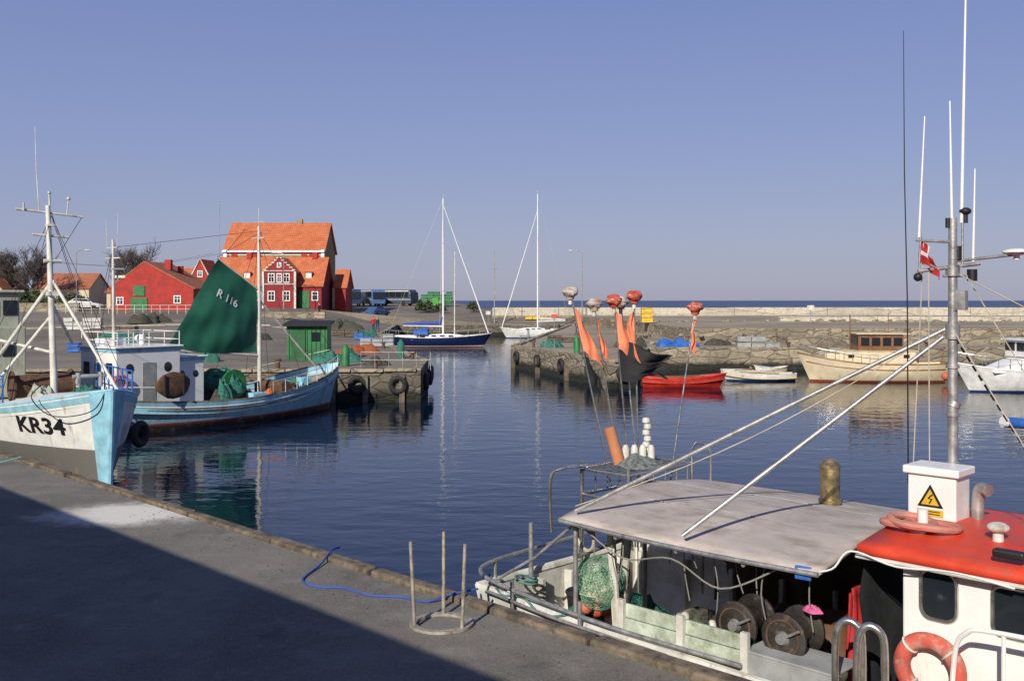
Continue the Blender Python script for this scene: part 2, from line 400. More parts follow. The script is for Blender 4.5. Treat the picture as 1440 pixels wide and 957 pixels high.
ld = Vector((math.sin(math.radians(AZ))*math.cos(math.radians(EL)), math.cos(math.radians(AZ))*math.cos(math.radians(EL)), -math.sin(math.radians(EL))))
so.rotation_euler = ld.to_track_quat('-Z', 'Y').to_euler(); so.location = (-20, -30, 30)
cd = bpy.data.cameras.new('camera'); cam = bpy.data.objects.new('camera', cd); sc.collection.objects.link(cam)
cd.sensor_width = 36; cd.lens = 35; cd.clip_end = 30000; cd.clip_start = .1; cd.shift_y = -.0392
cam.location = (0, 0, 5); cam.rotation_euler = (pi/2, 0, 0); sc.camera = cam

# ------------------------------------------------------------------ water and land
G().add([(-14000, -500, -.06), (14000, -500, -.06), (14000, 15000, -.06), (-14000, 15000, -.06)], [(0, 1, 2, 3)]).make('sea', m_sea)
G().add([(-80, 0, 0), (220, 0, 0), (220, 153, 0), (-80, 153, 0)], [(0, 1, 2, 3)]).make('harbour_water', m_water)

def L2(a, b, z=0.): return ((a+b)/math.sqrt(2), (b-a)/math.sqrt(2), z)
QE = 7.92
pts = [L2(-60, QE-.24)[:2], L2(40, QE-.24)[:2], L2(40, -60)[:2], L2(-60, -60)[:2]][::-1]
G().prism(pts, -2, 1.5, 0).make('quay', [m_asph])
q = E('quay_edge'); g = G(); rz = -pi/4
a = -58
while a < 30:
    l = R.uniform(2.2, 3.8); h = R.uniform(.03, .09)
    c = L2(a+l/2, QE-.12+R.uniform(-.02, .02), 1.5-.5+h/2)
    g.box((c[0], c[1], c[2]), (l-R.uniform(.02, .12), R.uniform(.19, .235), 1.0+h), rz+R.uniform(-.005, .005)); a += l
g.make('timber_coping', m_coping, q, bev=.03)
g = G(); c = L2(-10, QE-.16, 0); g.box((c[0], c[1], -.6), (96, .2, 3.1), rz); g.make('quay_wall', m_stone, q)
g = G(); a = -30
while a < 5:
    c = L2(a, QE+.05, .3); g.cyl((c[0], c[1], -1), (c[0], c[1], 1.35), .09, .1, 8); a += 2.4
g.make('fender_piles', m_wood, q, True)

def xr(y):
    tb = [(48.5, -4.9), (49, -4.5), (57, -4.8), (70, -8), (103, -13.5), (139.8, -16), (140, 9.5), (158, 9.5), (175, -6), (600, -40)]
    for (a, b), (c, d) in zip(tb, tb[1:]):
        if a <= y <= c: return b+(d-b)*(y-a)/(c-a)
    return tb[-1][1]
def zl(x, y):
    r1 = 2.4*ss(60, 138, y)*ss(-15, -30, x)
    r2 = 1.1*ss(141, 152, y)+1.4*ss(155, 185, y)
    return 1.5+max(r1, r2)
rows = [49, 53, 57, 62, 66, 70, 78, 86, 94, 103, 112, 120, 130, 139.8, 140.2, 144, 148, 152, 158, 165, 175, 190, 230, 300, 450, 600]
g = G(); nx = 40
for y in rows:
    for i in range(nx+1):
        u = i/nx; X0 = -90-y*.6; X1 = xr(y); x = X1+(X0-X1)*u**1.7
        g.v.append((x, y, zl(x, y)+(.04*noise.noise((x*.2, y*.2, 0)) if 0 < i and y > 50 else 0)))
for j in range(len(rows)-1):
    for i in range(nx):
        a = j*(nx+1)+i; g.f.append((a, a+1, a+nx+2, a+nx+1)); g.mi.append(0)
o = len(g.v)
for y in rows: g.v.append((xr(y), y, -2))
for j in range(len(rows)-1): g.f.append((j*(nx+1), (j+1)*(nx+1), o+j+1, o+j)); g.mi.append(1)
o = len(g.v)
for i in range(nx+1): g.v.append((g.v[i][0], 49, -2))
for i in range(nx): g.f.append((i, i+1, o+i+1, o+i)); g.mi.append(1)
g.make('ground', [m_pave, m_stone])
g = G()
def coping(poly, z, w_=.45, h=.16, step=1.6):
    for (x0, y0), (x1, y1) in zip(poly, poly[1:]):
        L = math.hypot(x1-x0, y1-y0); n = max(1, int(L/step)); an = math.atan2(y1-y0, x1-x0)
        for k in range(n):
            t = (k+.5)/n; g.box((x0+(x1-x0)*t, y0+(y1-y0)*t, z+R.uniform(-.02, .02)), (L/n-.04, w_, h), an)
coping([(-45, 49.1), (-4.7, 49.1), (-5.0, 57), (-8.2, 70), (-13.7, 103), (-16.2, 139.5)], 1.56)
coping([(-16, 140.3), (9.3, 140.3)], 1.56)
coping([(.15, 75), (5.65, 56.2), (7.05, 57.2), (9.6, 71.2), (100, 71.2)], 1.56)
coping([(.15, 75), (8.2, 139.8)], 1.56)
g.make('coping_stones', m_stoneL, bev=.03)

g = G()
g.prism([(-.1, 75), (5.5, 56), (7.2, 57), (9.5, 71), (150, 71), (190, 140), (8, 140)], -2, 1.5, 1, 0)
g.make('outer_mole', [m_pave2, m_stoneL])
g = G()
g.prism([(15, 83), (160, 83), (230, 157), (-3, 157), (-3, 149), (9, 149), (13, 120)], 0, 2.65, 1, 0)
g.prism([(22, 79.5), (160, 79.5), (160, 82.9), (22, 82.9)], 0, 2.05, 1, 0)
g.make('mole_terrace', [m_pave2, m_stoneL])
g = G(); x = -3
while x < 190:
    l = R.uniform(9, 16); g.box((x+l/2, 153.5+R.uniform(-.1, .1), 3.25+R.uniform(-.04, .04)), (l-.03, 4, 1.26)); x += l
x = 30
while x < 190:
    l = R.uniform(4, 7); g.box((x+l/2, 112+R.uniform(-.1, .1), 2.9), (l-.03, 1.2, .55)); x += l
g.make('breakwater_wall', m_bw, bev=.06)
g = G()
for k in range(260):
    x = R.uniform(9, 100); b = R.random()
    y, z = (R.uniform(77.6, 79.3), 1.55) if b < .35 else ((R.uniform(81, 83), 2.1) if b < .6 else (R.uniform(106, 111), 2.7))
    r = R.uniform(.12, .38)
    g.sph((x, y, z), (r*R.uniform(.8, 1.6), r, r*R.uniform(.5, .9)), 7, 5, .5)
g.make('mole_boulders', m_stoneL)

# warehouse behind the photographer (its shadow lies on the quay)
wh = E('quayside_warehouse', (0, 0, 0), -pi/4)
bw, be, br_ = -1.6, 6.5, 8.3
g = G(); g.add([(-60, bw, 1.5), (30, bw, 1.5), (30, bw-10, 1.5), (-60, bw-10, 1.5), (-60, bw, be), (30, bw, be), (30, bw-10, be), (-60, bw-10, be), (-60, bw-5, br_), (30, bw-5, br_)],
    [(0, 1, 5, 4), (2, 3, 7, 6), (1, 2, 6, 9, 5), (3, 0, 4, 8, 7)]); g.make('walls', m_brickr, wh)
g = G(); g.add([(-60.3, bw+.1, be-.02), (30.3, bw+.1, be-.02), (30.3, bw-5, br_+.03), (-60.3, bw-5, br_+.03), (-60.3, bw-10.1, be-.02), (30.3, bw-10.1, be-.02)], [(0, 1, 2, 3), (3, 2, 5, 4)]); g.make('roof', m_tile, wh, solid=.08)
g = G()
for i in range(20): g.box((-56+i*4.2, bw+.01, 3.9), (1.1, .06, 1.3))
g.make('windows', m_glass, wh)

# ------------------------------------------------------------------ near quay objects
def stand(x, y):
    e = E('ring_stand', (x, y, 1.505))
    g = G(); n = 40; ri, ro = .27, .345
    for i in range(n):
        a = 2*pi*i/n
        for r_, z in ((ri, 0), (ro, 0), (ro, .03), (ri, .03)): g.v.append((r_*math.cos(a), r_*math.sin(a), z))
    for i in range(n):
        for k in range(4):
            g.f.append((i*4+k, ((i+1) % n)*4+k, ((i+1) % n)*4+(k+1) % 4, i*4+(k+1) % 4)); g.mi.append(0)
    rm = M('rusty_galvanised', (.36, .33, .28), .6, .3, var=.3, vs=10, dirt=(.16, .08, .04), da=.6, ds=(5, 5, 3))
    g.make('base_ring', rm, e)
    g = G()
    for an in (200, 320, 90):
        a = math.radians(an); g.cyl((.3*math.cos(a), .3*math.sin(a), .02), (.345*math.cos(a), .345*math.sin(a), .92), .021, .019, 10)
    g.make('posts', rm, e, True)
stand(-.76, 10.75)
def smooth_pts(p, n=6):
    out = []
    P = [Vector(p[0])]+[Vector(x) for x in p]+[Vector(p[-1])]
    for i in range(1, len(P)-2):
        for k in range(n):
            t = k/n; a, b, c, d = P[i-1], P[i], P[i+1], P[i+2]
            out.append(.5*((2*b)+(-a+c)*t+(2*a-5*b+4*c-d)*t*t+(-a+3*b-3*c+d)*t**3))
    out.append(P[-2]); return out
G().tube(smooth_pts([(-2.40, 13.85, 1.57), (-2.46, 13.55, 1.6), (-2.52, 13.1, 1.53), (-2.62, 12.5, 1.515), (-2.52, 12.25, 1.515), (-2.3, 12.1, 1.515), (-2.05, 12.08, 1.515), (-1.7, 11.78, 1.515), (-1.3, 11.70, 1.515), (-1.0, 11.52, 1.515), (-.72, 11.62, 1.57), (-.4, 11.75, 1.60)]), .014, 6).make('blue_rope', m_bluerope, None, True)
G().tube(smooth_pts([(-12.5, 22.6, 1.53), (-11.6, 21.7, 1.53), (-11.0, 21.2, 1.54), (-10.6, 21.5, 1.62)]), .014, 6).make('mooring_rope', M('teal_rope', (.15, .4, .35), .8), None, True)
g = G()
for k in range(260):
    a_, b_ = R.uniform(-16, -4), QE-.3-abs(R.gauss(0, .45)); p = L2(a_, b_, 1.503); r = R.uniform(.004, .015)
    g.sph(p, (r, r*1.3, r*.6), 5, 3, .4)
g.make('loose_grit', m_coping)

# ------------------------------------------------------------------ foreground boat (local a,b axes)
fb = E('moored_fishing_boat', (0, 0, 0), -pi/4)
def W(x, y, z): return ((x-y)/math.sqrt(2), (x+y)/math.sqrt(2), z)
hl = Hull(12.2, 3.7, -.6, 1.42, 1.38, 2.1, ws=.86, tm=.5, rake=.9, srake=.2, wsw=.75)
hl.build(fb, M('fore_hull_white', (.62, .64, .60), .5, dirt=(.3, .26, .18), da=.4, bottom=(.1, .03, .02), zb=.1), (-3.0, 10.05, 0), bulw=.82, deckm=m_deck, capm=m_whited, inner=m_whited, th=.10, capr=.06)
g = G()
for i in range(11):
    t = .02+i*.06; hwid = hl.hw(t, 1)-.16; x = -6.1+12.2*t-3.0
    for sd in (-1, 1): g.box((x, 10.05+sd*hwid, .98), (.07, .13, .8))
for k in range(5): g.box((-8.93, 8.9+k*.56, .98), (.13, .07, .8))
g.make('bulwark_frames', m_whited, fb, bev=.01)
g = G()
for k in range(3): g.box((-5.95, 8.42+.004*k, 1.37+k*.155), (1.5, .04, .145))
g.make('side_planks', m_greenwh, fb, bev=.008)
g = G()
for x in (-6.72, -5.95, -5.2): g.box((x, 8.38, 1.52), (.08, .05, .56))
g.make('plank_posts', m_whited, fb)
g = G(); g.box((-4.75, 8.4, 1.35), (.95, .05, .52)); g.box((-4.75, 8.62, 1.62), (.95, .5, .03)); g.make('steel_plate', m_grey, fb, bev=.01)
m_haul = M('hauler_black', (.04, .037, .033), .5, .4, var=.5, dirt=(.2, .12, .07), da=.5, ds=(6, 6, 6))
g = G()
for x in (-5.45, -4.92):
    for yy in (8.62, 8.98):
        g.tube([(x, yy-.03, 1.76), (x, yy-.015, 1.76), (x, yy+.015, 1.76), (x, yy+.03, 1.76)], [.2, .235, .235, .2], 28)
    g.cyl((x, 8.62, 1.76), (x, 8.98, 1.76), .12, .12, 18)
g.make('net_haulers', m_haul, fb, True)
g = G()
for x in (-5.45, -4.92):
    g.cyl((x, 8.59, 1.76), (x, 8.54, 1.76), .07, .05, 14); g.cyl((x, 8.56, 1.76), (x+.2, 8.54, 1.88), .014, .014, 8)
g.make('hauler_hubs', m_galv, fb, True)
g = G()
for x in (-5.45, -4.92): g.torus((x, 8.585, 1.76), (0, 1, 0), .17, .010, 28, 6)
g.make('hauler_rims', m_rust, fb, True)
g = G()
for x in (-4.22, -4.02):
    g.tube(smooth_pts([(x, 8.28, 1.2), (x, 8.28, 1.9), (x+.02, 8.3, 2.1), (x+.1, 8.33, 2.17), (x+.19, 8.36, 2.1), (x+.21, 8.37, 1.9), (x+.21, 8.37, 1.2)], 5), .034, 10)
g.make('boarding_rails', m_stain, fb, True)
g = G()
g.tube(smooth_pts([(-5.2, 8.3, 1.5), (-6.8, 8.25, 1.52), (-8.4, 8.3, 1.6), (-8.95, 8.4, 1.66), (-9.1, 8.8, 1.7), (-9.12, 9.6, 1.72), (-9.12, 10.6, 1.75), (-9.1, 11.3, 1.8), (-8.9, 11.6, 1.85), (-8.2, 11.75, 1.85)], 5), .026, 8)
g.tube(smooth_pts([(-8.8, 8.36, 1.45), (-8.6, 8.3, 1.48), (-7.5, 8.22, 1.44), (-6.0, 8.2, 1.42)], 5), .02, 8)
for p in ((-8.95, 9.3), (-9.1, 10.4)): g.cyl((p[0], p[1], 1.35), (p[0], p[1], 2.12), .033, .033, 10)
for p in ((-9.1, 8.8), (-9.1, 11.2), (-8.3, 8.3), (-7.2, 8.25)): g.cyl((p[0], p[1], 1.3), (p[0], p[1], 1.7), .022, .022, 8)
g.make('stern_rail', m_galv, fb, True)
g = G()
g.tube(smooth_pts([(-8.9, 8.5, 1.62), (-8.6, 8.42, 1.45), (-8.2, 8.36, 1.52), (-7.8, 8.3, 1.40), (-7.4, 8.34, 1.5)]), .014, 6); g.torus((-8.75, 9.0, 1.48), (.2, .1, 1), .14, .016, 24, 6); g.torus((-8.72, 9.02, 1.5), (.1, .2, 1), .11, .016, 24, 6)
g.make('coiled_ropes', M('dull_green_rope', (.08, .2, .18), .8, var=.4), fb, True)
def can(u, v):
    a0, a1 = -7.8, -4.55-.55*v**2
    b = 8.6+3.3*v
    return Vector((a0+(a1-a0)*u+(-.10*math.sin(pi*v)-.28*v)*(1-u), b, 2.47+.12*math.sin(pi*v)+.02*math.sin(pi*u)+.012*math.sin(u*14)*math.sin(v*3)-.05*math.sin(pi*u)*(1-v)**6))
G().grid(can, 30, 20).make('canopy', m_canopy, fb, True, solid=.045)
g = G(); g.tube([can(i/20, 0)+Vector((0, -.015, -.03)) for i in range(21)], .026, 8); g.tube([can(0, i/20)+Vector((-.015, 0, -.03)) for i in range(21)], .026, 8); g.tube([can(i/20, 1)+Vector((0, .015, -.03)) for i in range(21)], .026, 8)
for u in (.25, .5, .75): g.tube([can(u, i/12)+Vector((0, 0, -.075)) for i in range(13)], .022, 6)
g.make('canopy_frame', m_galv, fb, True)
g = G()
for v0 in (.34, .67): g.tube([can(i/16, v0)+Vector((0, 0, .004)) for i in range(17)], .006, 5)
g.make('canopy_seams', m_grey, fb, True)
g = G()
for a_, b_ in ((-7.7, 8.75), (-7.8, 10.2), (-7.9, 11.65), (-6.2, 11.7), (-6.9, 11.7)):
    g.cyl((a_, b_, .55), (a_, b_, 2.48), .028, .028, 10)
g.tube([(-7.7, 8.75, 2.0), (-7.8, 10.2, 2.05), (-7.9, 11.65, 2.0)], .025, 8)
g.tube([(-7.7, 8.75, 2.4), (-8.3, 8.7, 1.9), (-8.9, 8.5, 1.5)], .02, 8)
g.make('canopy_posts', m_galv, fb, True)
g = G(); g.box((-7.45, 9.3, 1.55), (.12, .05, 1.7), rot=Matrix.Rotation(.12, 3, 'Y')); g.box((-7.35, 9.05, 1.5), (.1, .05, 1.6), rot=Matrix.Rotation(-.08, 3, 'Y')); g.make('white_boards', m_whited, fb, bev=.01)
ic = bmesh.new(); bmesh.ops.create_icosphere(ic, subdivisions=4, radius=.3)
for v in ic.verts: v.co.z *= (1.15 if v.co.z < 0 else .95); v.co *= 1+.12*noise.noise(v.co*6)
me = bpy.data.meshes.new('net_basket'); ic.to_mesh(me); ic.free(); me.materials.append(M('basket_net', (.12, .34, .22), .8, var=.3))
ob = bpy.data.objects.new('net_basket', me); sc.collection.objects.link(ob); ob.parent = fb; ob.location = (-7.62, 9.1, 1.68)
md = ob.modifiers.new('w', 'WIREFRAME'); md.thickness = .005
G().sph((-7.62, 9.1, 1.56), (.24, .24, .18), 18, 12, .6).make('basket_contents', M('pale_net', (.40, .42, .30), .9, var=.6, vs=20, bump=1), fb, True)
m_nets = M('dark_nets', (.05, .045, .035), .95, var=.7, vs=16, bump=1, dirt=(.09, .12, .08), da=.8, ds=(6, 6, 6))
g = G()
for (x, y, rx, ry, h) in ((-6.8, 10.2, .7, .6, .7), (-5.9, 10.6, .8, .7, .9), (-5.2, 9.9, .6, .6, .8), (-5.0, 11.0, .7, .5, 1.0), (-6.1, 9.4, .5, .4, .5), (-7.3, 11.2, .4, .4, .4)):
    g.mound((x, y, .58), rx, ry, h)
g.make('net_heaps', m_nets, fb, True)
g = G(); g.mound((-8.5, 9.6, .58), .35, .45, .45); g.mound((-8.1, 10.6, .58), .4, .4, .6); g.make('green_nets', m_net, fb, True)
# loose gear: floats, coils, crates, hanging lines
g = G(); RR = random.Random(5)
for i in range(16): g.sph((-7.0+RR.gauss(0, .35), 9.6+RR.gauss(0, .25), .9+RR.random()*.25), (.07, .07, .09), 10, 7)
g.make('net_floats', m_whited, fb, True)
g = G()
for i in range(7): g.sph((-8.4+RR.gauss(0, .15), 9.9+RR.gauss(0, .2), .95+RR.random()*.2), (.09, .09, .09), 10, 7)
g.make('orange_floats', m_orange, fb, True)
g = G()
for (x, y, z, rr_) in ((-8.0, 9.2, .66, .25), (-8.0, 9.2, .71, .22), (-8.02, 9.22, .76, .24), (-6.4, 8.85, 1.2, .16), (-6.4, 8.86, 1.24, .14), (-7.72, 8.95, 2.2, .16)):
    g.torus((x, y, z), (.1, .1, 1) if z < 2 else (.2, 1, .1), rr_, .022, 26, 6)
g.make('rope_coils', m_rope, fb, True)
g = G()
for i in range(13):
    a_ = -7.5+i*.23; l = RR.uniform(.15, .75); b_ = 8.75+RR.uniform(0, .5)
    g.tube(smooth_pts([(a_, b_, 2.43), (a_+RR.gauss(0, .03), b_, 2.43-l*.5), (a_+RR.gauss(0, .05), b_+.03, 2.43-l)], 4), .007, 5)
g.tube(smooth_pts([(-7.6, 8.72, 2.4), (-7.0, 8.75, 2.12), (-6.3, 8.7, 2.25), (-5.7, 8.72, 2.05), (-5.0, 8.7, 2.4)], 6), .010, 6)
g.make('hanging_lines', M('grey_line', (.22, .22, .2), .8), fb, True)
g = G(); g.grid(lambda u, v: Vector((-7.7+3.2*u, 11.62+.05*math.sin(u*22+v*3), .9+1.5*v-.06*math.sin(u*pi)*v)), 40, 8); g.make('tarp_and_shade_sheet', M('brown_tarp_and_shade', (.07, .038, .022), .85, var=.4), fb, True)  # brown tarpaulin, extended as an added dark sheet for shade under the canopy
g = G(); g.grid(lambda u, v: Vector((-4.35+.03*math.sin(v*20), 9.05+1.1*u, .6+1.9*v)), 6, 6); g.make('wheelhouse_curtain', M('dark_tarpaulin', (.02, .025, .028), .8, var=.4), fb, True)
g = G()
for (x, y, z) in ((-7.2, 10.7, .75), (-6.5, 9.25, .75), (-5.6, 9.3, .85)):
    g.box((x, y, z), (.6, .45, .05), .1)
    for dx, dy, sx_, sy_ in ((.29, 0, .03, .45), (-.29, 0, .03, .45), (0, .21, .55, .03), (0, -.21, .55, .03)): g.box((x+dx, y+dy, z+.13), (sx_, sy_, .26))
g.make('fish_boxes', M('worn_fishbox', (.30, .27, .2), .7, var=.3), fb, bev=.01)
g = G(); g.grid(lambda u, v: Vector((-4.50+.10*math.sin(u*9)*v, 9.28+.36*(u-.5)*(.5+.7*v)+.03*math.sin(v*8), 2.2-1.0*v)), 20, 12); g.grid(lambda u, v: Vector((-4.62+.08*math.sin(u*8)*v, 9.42+.3*(u-.5)*(.5+.6*v), 2.1-.75*v)), 16, 10); g.make('red_oilskins', m_redcl, fb, True, solid=.02)
G().mound((-4.45, 9.15, .95), .36, .25, .4).make('green_net_heap', M('bright_green_net', (.03, .3, .08), .8, var=.5, vs=15, bump=1), fb, True)
g = G(); g.tube([(-5.3, 10.3, .55), (-5.3, 10.3, .85), (-5.3, 10.3, .87), (-5.3, 10.3, 1.18), (-5.3, 10.3, 1.2), (-5.3, 10.3, 1.5)], [.3, .3, .315, .315, .3, .3], 20); g.make('oil_barrel', M('barrel_paint', (.12, .06, .03), .6), fb, True)
g = G(); g.box((-7.0, 8.95, 1.18), (.75, .28, .04), .2); g.box((-6.5, 8.8, 1.44), (.55, .32, .05), -.2); g.box((-6.3, 9.0, 1.38), (.7, .12, .04), .3); g.make('loose_planks', m_deck, fb)
g = G(); g.mound((-4.75, 8.85, 2.0), .11, .08, .07); g.make('gloves', M('pink_rubber', (.6, .12, .3), .6), fb, True)
g = G(); g.box((-4.72, 8.62, 2.42), (.16, .03, .13), .1); g.make('canopy_light', m_blue, fb, bev=.01)
g = G(); g.tube(smooth_pts([(-4.7, 8.6, 2.43), (-4.45, 8.66, 2.5), (-4.3, 8.74, 2.68), (-3.9, 8.80, 2.60), (-3.4, 8.82, 2.64), (-2.9, 8.82, 2.60)]), .009, 5); g.make('cable', m_white, fb, True)
# wheelhouse
g = G()
wa, wb, w0, w1 = -3.93, 1.4, 9.0, 11.25
g.box(((wa+wb)/2, w0+.03, 1.62), (wb-wa, .06, 2.16)); g.box(((wa+wb)/2, w1, 1.62), (wb-wa, .06, 2.16))
g.box((wb, 10.1, 1.62), (.06, 2.2, 2.16)); g.box((wa+.03, 10.65, 1.62), (.06, 1.1, 2.16))
g.make('wheelhouse_walls', m_white, fb, bev=.02)
def wroof(u, v):
    return Vector((-4.3+6*u, 8.85+2.55*v, 2.72+.10*math.sin(pi*v)))
G().grid(wroof, 20, 14).make('wheelhouse_roof', m_red, fb, True, solid=.10)
g = G(); g.tube([wroof(i/10, 0)+Vector((0, -.01, -.10)) for i in range(11)], .02, 8); g.make('roof_drip_edge', m_whited, fb, True)
def rwin(g, f, c, wd, h, r, y0):
    pts = []
    for cx, cz, a0 in ((wd/2-r, h/2-r, 0), (-wd/2+r, h/2-r, 90), (-wd/2+r, -h/2+r, 180), (wd/2-r, -h/2+r, 270)):
        for k in range(7):
            an = math.radians(a0+k*15); pts.append((c[0]+cx+r*math.cos(an), c[1]+cz+r*math.sin(an)))
    g.add([(p[0], y0-.006, p[1]) for p in pts], [tuple(range(len(pts)))])
    f.tube([(p[0], y0-.008, p[1]) for p in pts]+[(pts[0][0], y0-.008, pts[0][1])], .018, 6)
g = G(); f = G(); rwin(g, f, (-3.60, 2.36), .32, .44, .1, w0); rwin(g, f, (-2.83, 2.34), .62, .42, .08, w0); rwin(g, f, (-1.9, 2.34), .7, .42, .08, w0)
g.make('wheelhouse_windows', m_glass, fb); f.make('window_frames', m_stain, fb, True)
g = G(); g.torus((-3.64, 8.90, 1.72), (0, 1, 0), .25, .075, 36, 10); g.make('life_ring', M('faded_red_ring', (.50, .09, .06), .75, var=.3, dirt=(.5, .33, .27), da=.75, ds=(4, 4, 4)), fb, True)
g = G()
for k in range(4):
    a_ = pi/4+k*pi/2; g.torus((-3.64+.25*math.cos(a_), 8.90, 1.72+.25*math.sin(a_)), (math.sin(a_), 0, -math.cos(a_)), .078, .010, 16, 6)
g.make('life_ring_bands', m_whited, fb, True)
g = G()
g.tube(smooth_pts([(-3.35, 8.6, 1.2), (-3.3, 8.58, 2.0), (-3.2, 8.56, 2.22), (-3.0, 8.56, 2.28), (-2.2, 8.56, 2.3), (-1.2, 8.56, 2.3)], 5), .022, 8)
for x in (-2.9, -2.3, -1.7): g.cyl((x, 8.56, 1.2), (x, 8.56, 2.28), .018, .018, 8)
g.tube([(-3.33, 8.59, 1.75), (-1.2, 8.57, 1.78)], .016, 8)
g.make('side_handrail', m_white, fb, True)
g = G(); g.box((-4.08, 10.2, 3.02), (.48, .36, .46)); g.box((-4.08, 10.2, 3.29), (.56, .44, .08)); g.make('electrical_cabinet', m_white, fb, bev=.015)
g = G(); zt = 3.03; xc, yv = -4.08, 10.015
g.add([(xc-.14, yv, zt-.10), (xc+.12, yv, zt-.10), (xc-.01, yv, zt+.13)], [(0, 1, 2)]); g.make('warning_triangle_edge', m_black, fb)
g = G(); yv = 10.010; g.add([(xc-.10, yv, zt-.078), (xc+.08, yv, zt-.078), (xc-.01, yv, zt+.082)], [(0, 1, 2)])
g.make('warning_triangle', m_yellow, fb)
g = G(); g.add([(xc-.14, yv, zt-.19), (xc+.12, yv, zt-.19), (xc+.12, yv, zt-.12), (xc-.14, yv, zt-.12)], [(0, 1, 2, 3)]); g.make('warning_plate', m_yellow, fb)
g = G(); yv = 10.004; g.tube([(xc+.015, yv, zt+.03), (xc-.025, yv, zt-.01), (xc+.01, yv, zt-.015), (xc-.015, yv, zt-.06)], .008, 5)
for k in range(2): g.box((xc-.01, yv, zt-.14-.025*k), (.2, .002, .008))
g.make('warning_bolt', m_black, fb)
g = G(); g.torus((-4.12, 9.55, 2.83), (0, .15, 1), .22, .04, 30, 8); g.torus((-4.05, 9.5, 2.88), (.1, 0, 1), .2, .036, 30, 8); g.torus((-3.9, 9.6, 2.84), (.0, .1, 1), .24, .036, 30, 8); g.make('hose_coil', M('salmon_hose', (.50, .19, .145), .7, dirt=(.3, .2, .15), da=.7), fb, True)
g = G(); g.cyl((-4.0, 9.62, 2.82), (-4.0, 9.62, 2.98), .05, .05); g.make('roof_light', m_white, fb, True)
for bx in (-3.3, -2.8):
    g = G(); g.cyl((bx, 9.6, 2.78), (bx, 9.6, 2.9), .05, .045); g.sph((bx, 9.6, 2.92), (.10, .10, .05)); g.make('vent', m_whited, fb, True)
g = G(); g.tube(smooth_pts([(-3.75, 10.35, 2.8), (-3.75, 10.35, 3.0), (-3.72, 10.33, 3.12), (-3.62, 10.28, 3.12)], 5), .06, 12); g.make('vent_pipe', m_galv, fb, True)
g = G(); p = (-5.75, 11.15); g.cyl((*p, 2.5), (*p, 3.0), .115, .115, 24); g.tube([(*p, 3.0), (*p, 3.03), (*p, 3.1)], [.125, .125, .06], 20); g.cyl((*p, 2.58), (*p, 2.62), .135, .135, 24); g.make('exhaust_stack', m_brass, fb, True)
G().box((-3.0, 8.99, 2.84), (.26, .10, .07)).make('navigation_light', m_black, fb, bev=.02)
mx, my = 4.56, 10.3
g = G(); g.cyl(W(mx, my, 2.75), W(mx, my, 5.85), .055, .042, 16); g.cyl(W(mx, my, 4.6), W(mx, my, 4.75), .07, .07, 14); g.cyl(W(mx, my, 5.25), W(mx, my, 5.36), .07, .07, 14)
g.cyl(W(mx-.38, my, 5.62), W(mx+.02, my, 5.60), .014); g.cyl(W(mx-.36, my, 5.3), W(mx+.28, my, 5.38), .02); g.cyl(W(mx, my, 5.4), W(mx+.62, my, 5.47), .016)
g.cyl(W(mx+.1, my, 5.36), W(mx+.1, my, 5.8), .012); g.cyl(W(mx-.1, my, 5.25), W(mx+.25, my, 5.25), .012); g.cyl(W(mx-.35, my, 5.3), W(mx-.33, my, 5.7), .01)
g.box(W(mx+.06, my-.07, 5.0), (.1, .08, .2)); g.cyl(W(mx, my, 3.9), W(mx+.02, my, 3.95), .065)
for zz in (3.3, 3.8, 4.3): g.cyl(W(mx, my, zz), W(mx, my, zz+.03), .066, .066, 12)
g.make('mast', m_galv, fb, True)
g = G(); g.sph(W(mx+.13, my, 5.92), (.06, .06, .04)); g.cyl(W(mx+.13, my, 5.8), W(mx+.13, my, 5.95), .025); g.cyl(W(mx-.05, my, 5.75), W(mx-.05, my, 5.85), .025); g.cyl(W(mx+.2, my, 5.2), W(mx+.2, my, 5.32), .05); g.sph(W(mx-.36, my, 5.24), .045); g.cyl(W(mx+.05, my, 5.42), W(mx+.05, my, 5.56), .04); g.make('mast_lamps', m_black, fb, True)
g = G(); g.sph(W(mx+.66, my, 5.5), (.14, .14, .035)); g.cyl(W(mx+.66, my, 5.42), W(mx+.66, my, 5.5), .03); g.make('satellite_antenna', m_white, fb, True)
g = G()
for x0, z0, x1, z1, r in ((4.21, 5.65, 4.27, 6.9, .012), (4.55, 5.85, 4.53, 7.06, .014), (4.65, 5.8, 4.70, 8.5, .017), (4.77, 5.4, 4.79, 6.36, .013)): g.tube([W(x0, my, z0), W((x0+x1)/2, my, (z0+z1)/2), W(x1, my, z1)], [r, r*.8, r*.5], 8)
g.make('whip_antennas', m_white, fb, True)
G().tube([W(4.12, 10.35, 3.1), W(4.11, 10.35, 5), W(4.08, 10.35, 6.3), W(4.07, 10.35, 7.8)], [.009, .007, .006, .003], 6).make('black_whip_antenna', m_black, fb, True)
g = G(); top = W(mx-.08, my, 4.7)
g.cyl(top, (-7.7, 8.75, 2.54), .023, .026, 10); g.cyl(W(mx-.1, my, 4.62), (-6.1, 8.62, 2.54), .023, .026, 10); g.make('spars', m_galv, fb, True)
g = G()
for p, q_ in ((W(mx, my, 4.7), (-2.2, 8.9, 2.7)), (W(mx, my, 5.3), (1, 10, 2.7)), (W(mx-.3, my, 5.6), W(mx-.35, my+.2, 2.8)), (W(mx+.05, my, 5.4), W(mx+1.4, my-.6, 2.7)), (W(mx-.25, my, 5.3), W(4.28, 10.2, 2.9))): g.cyl(p, q_, .006, .006, 5)
g.tube([Vector(W(mx-.08, my, 4.72)).lerp(Vector((-7.7, 8.75, 2.6)), i/12)-Vector((0, 0, .18*math.sin(pi*i/12))) for i in range(13)], .006, 5)
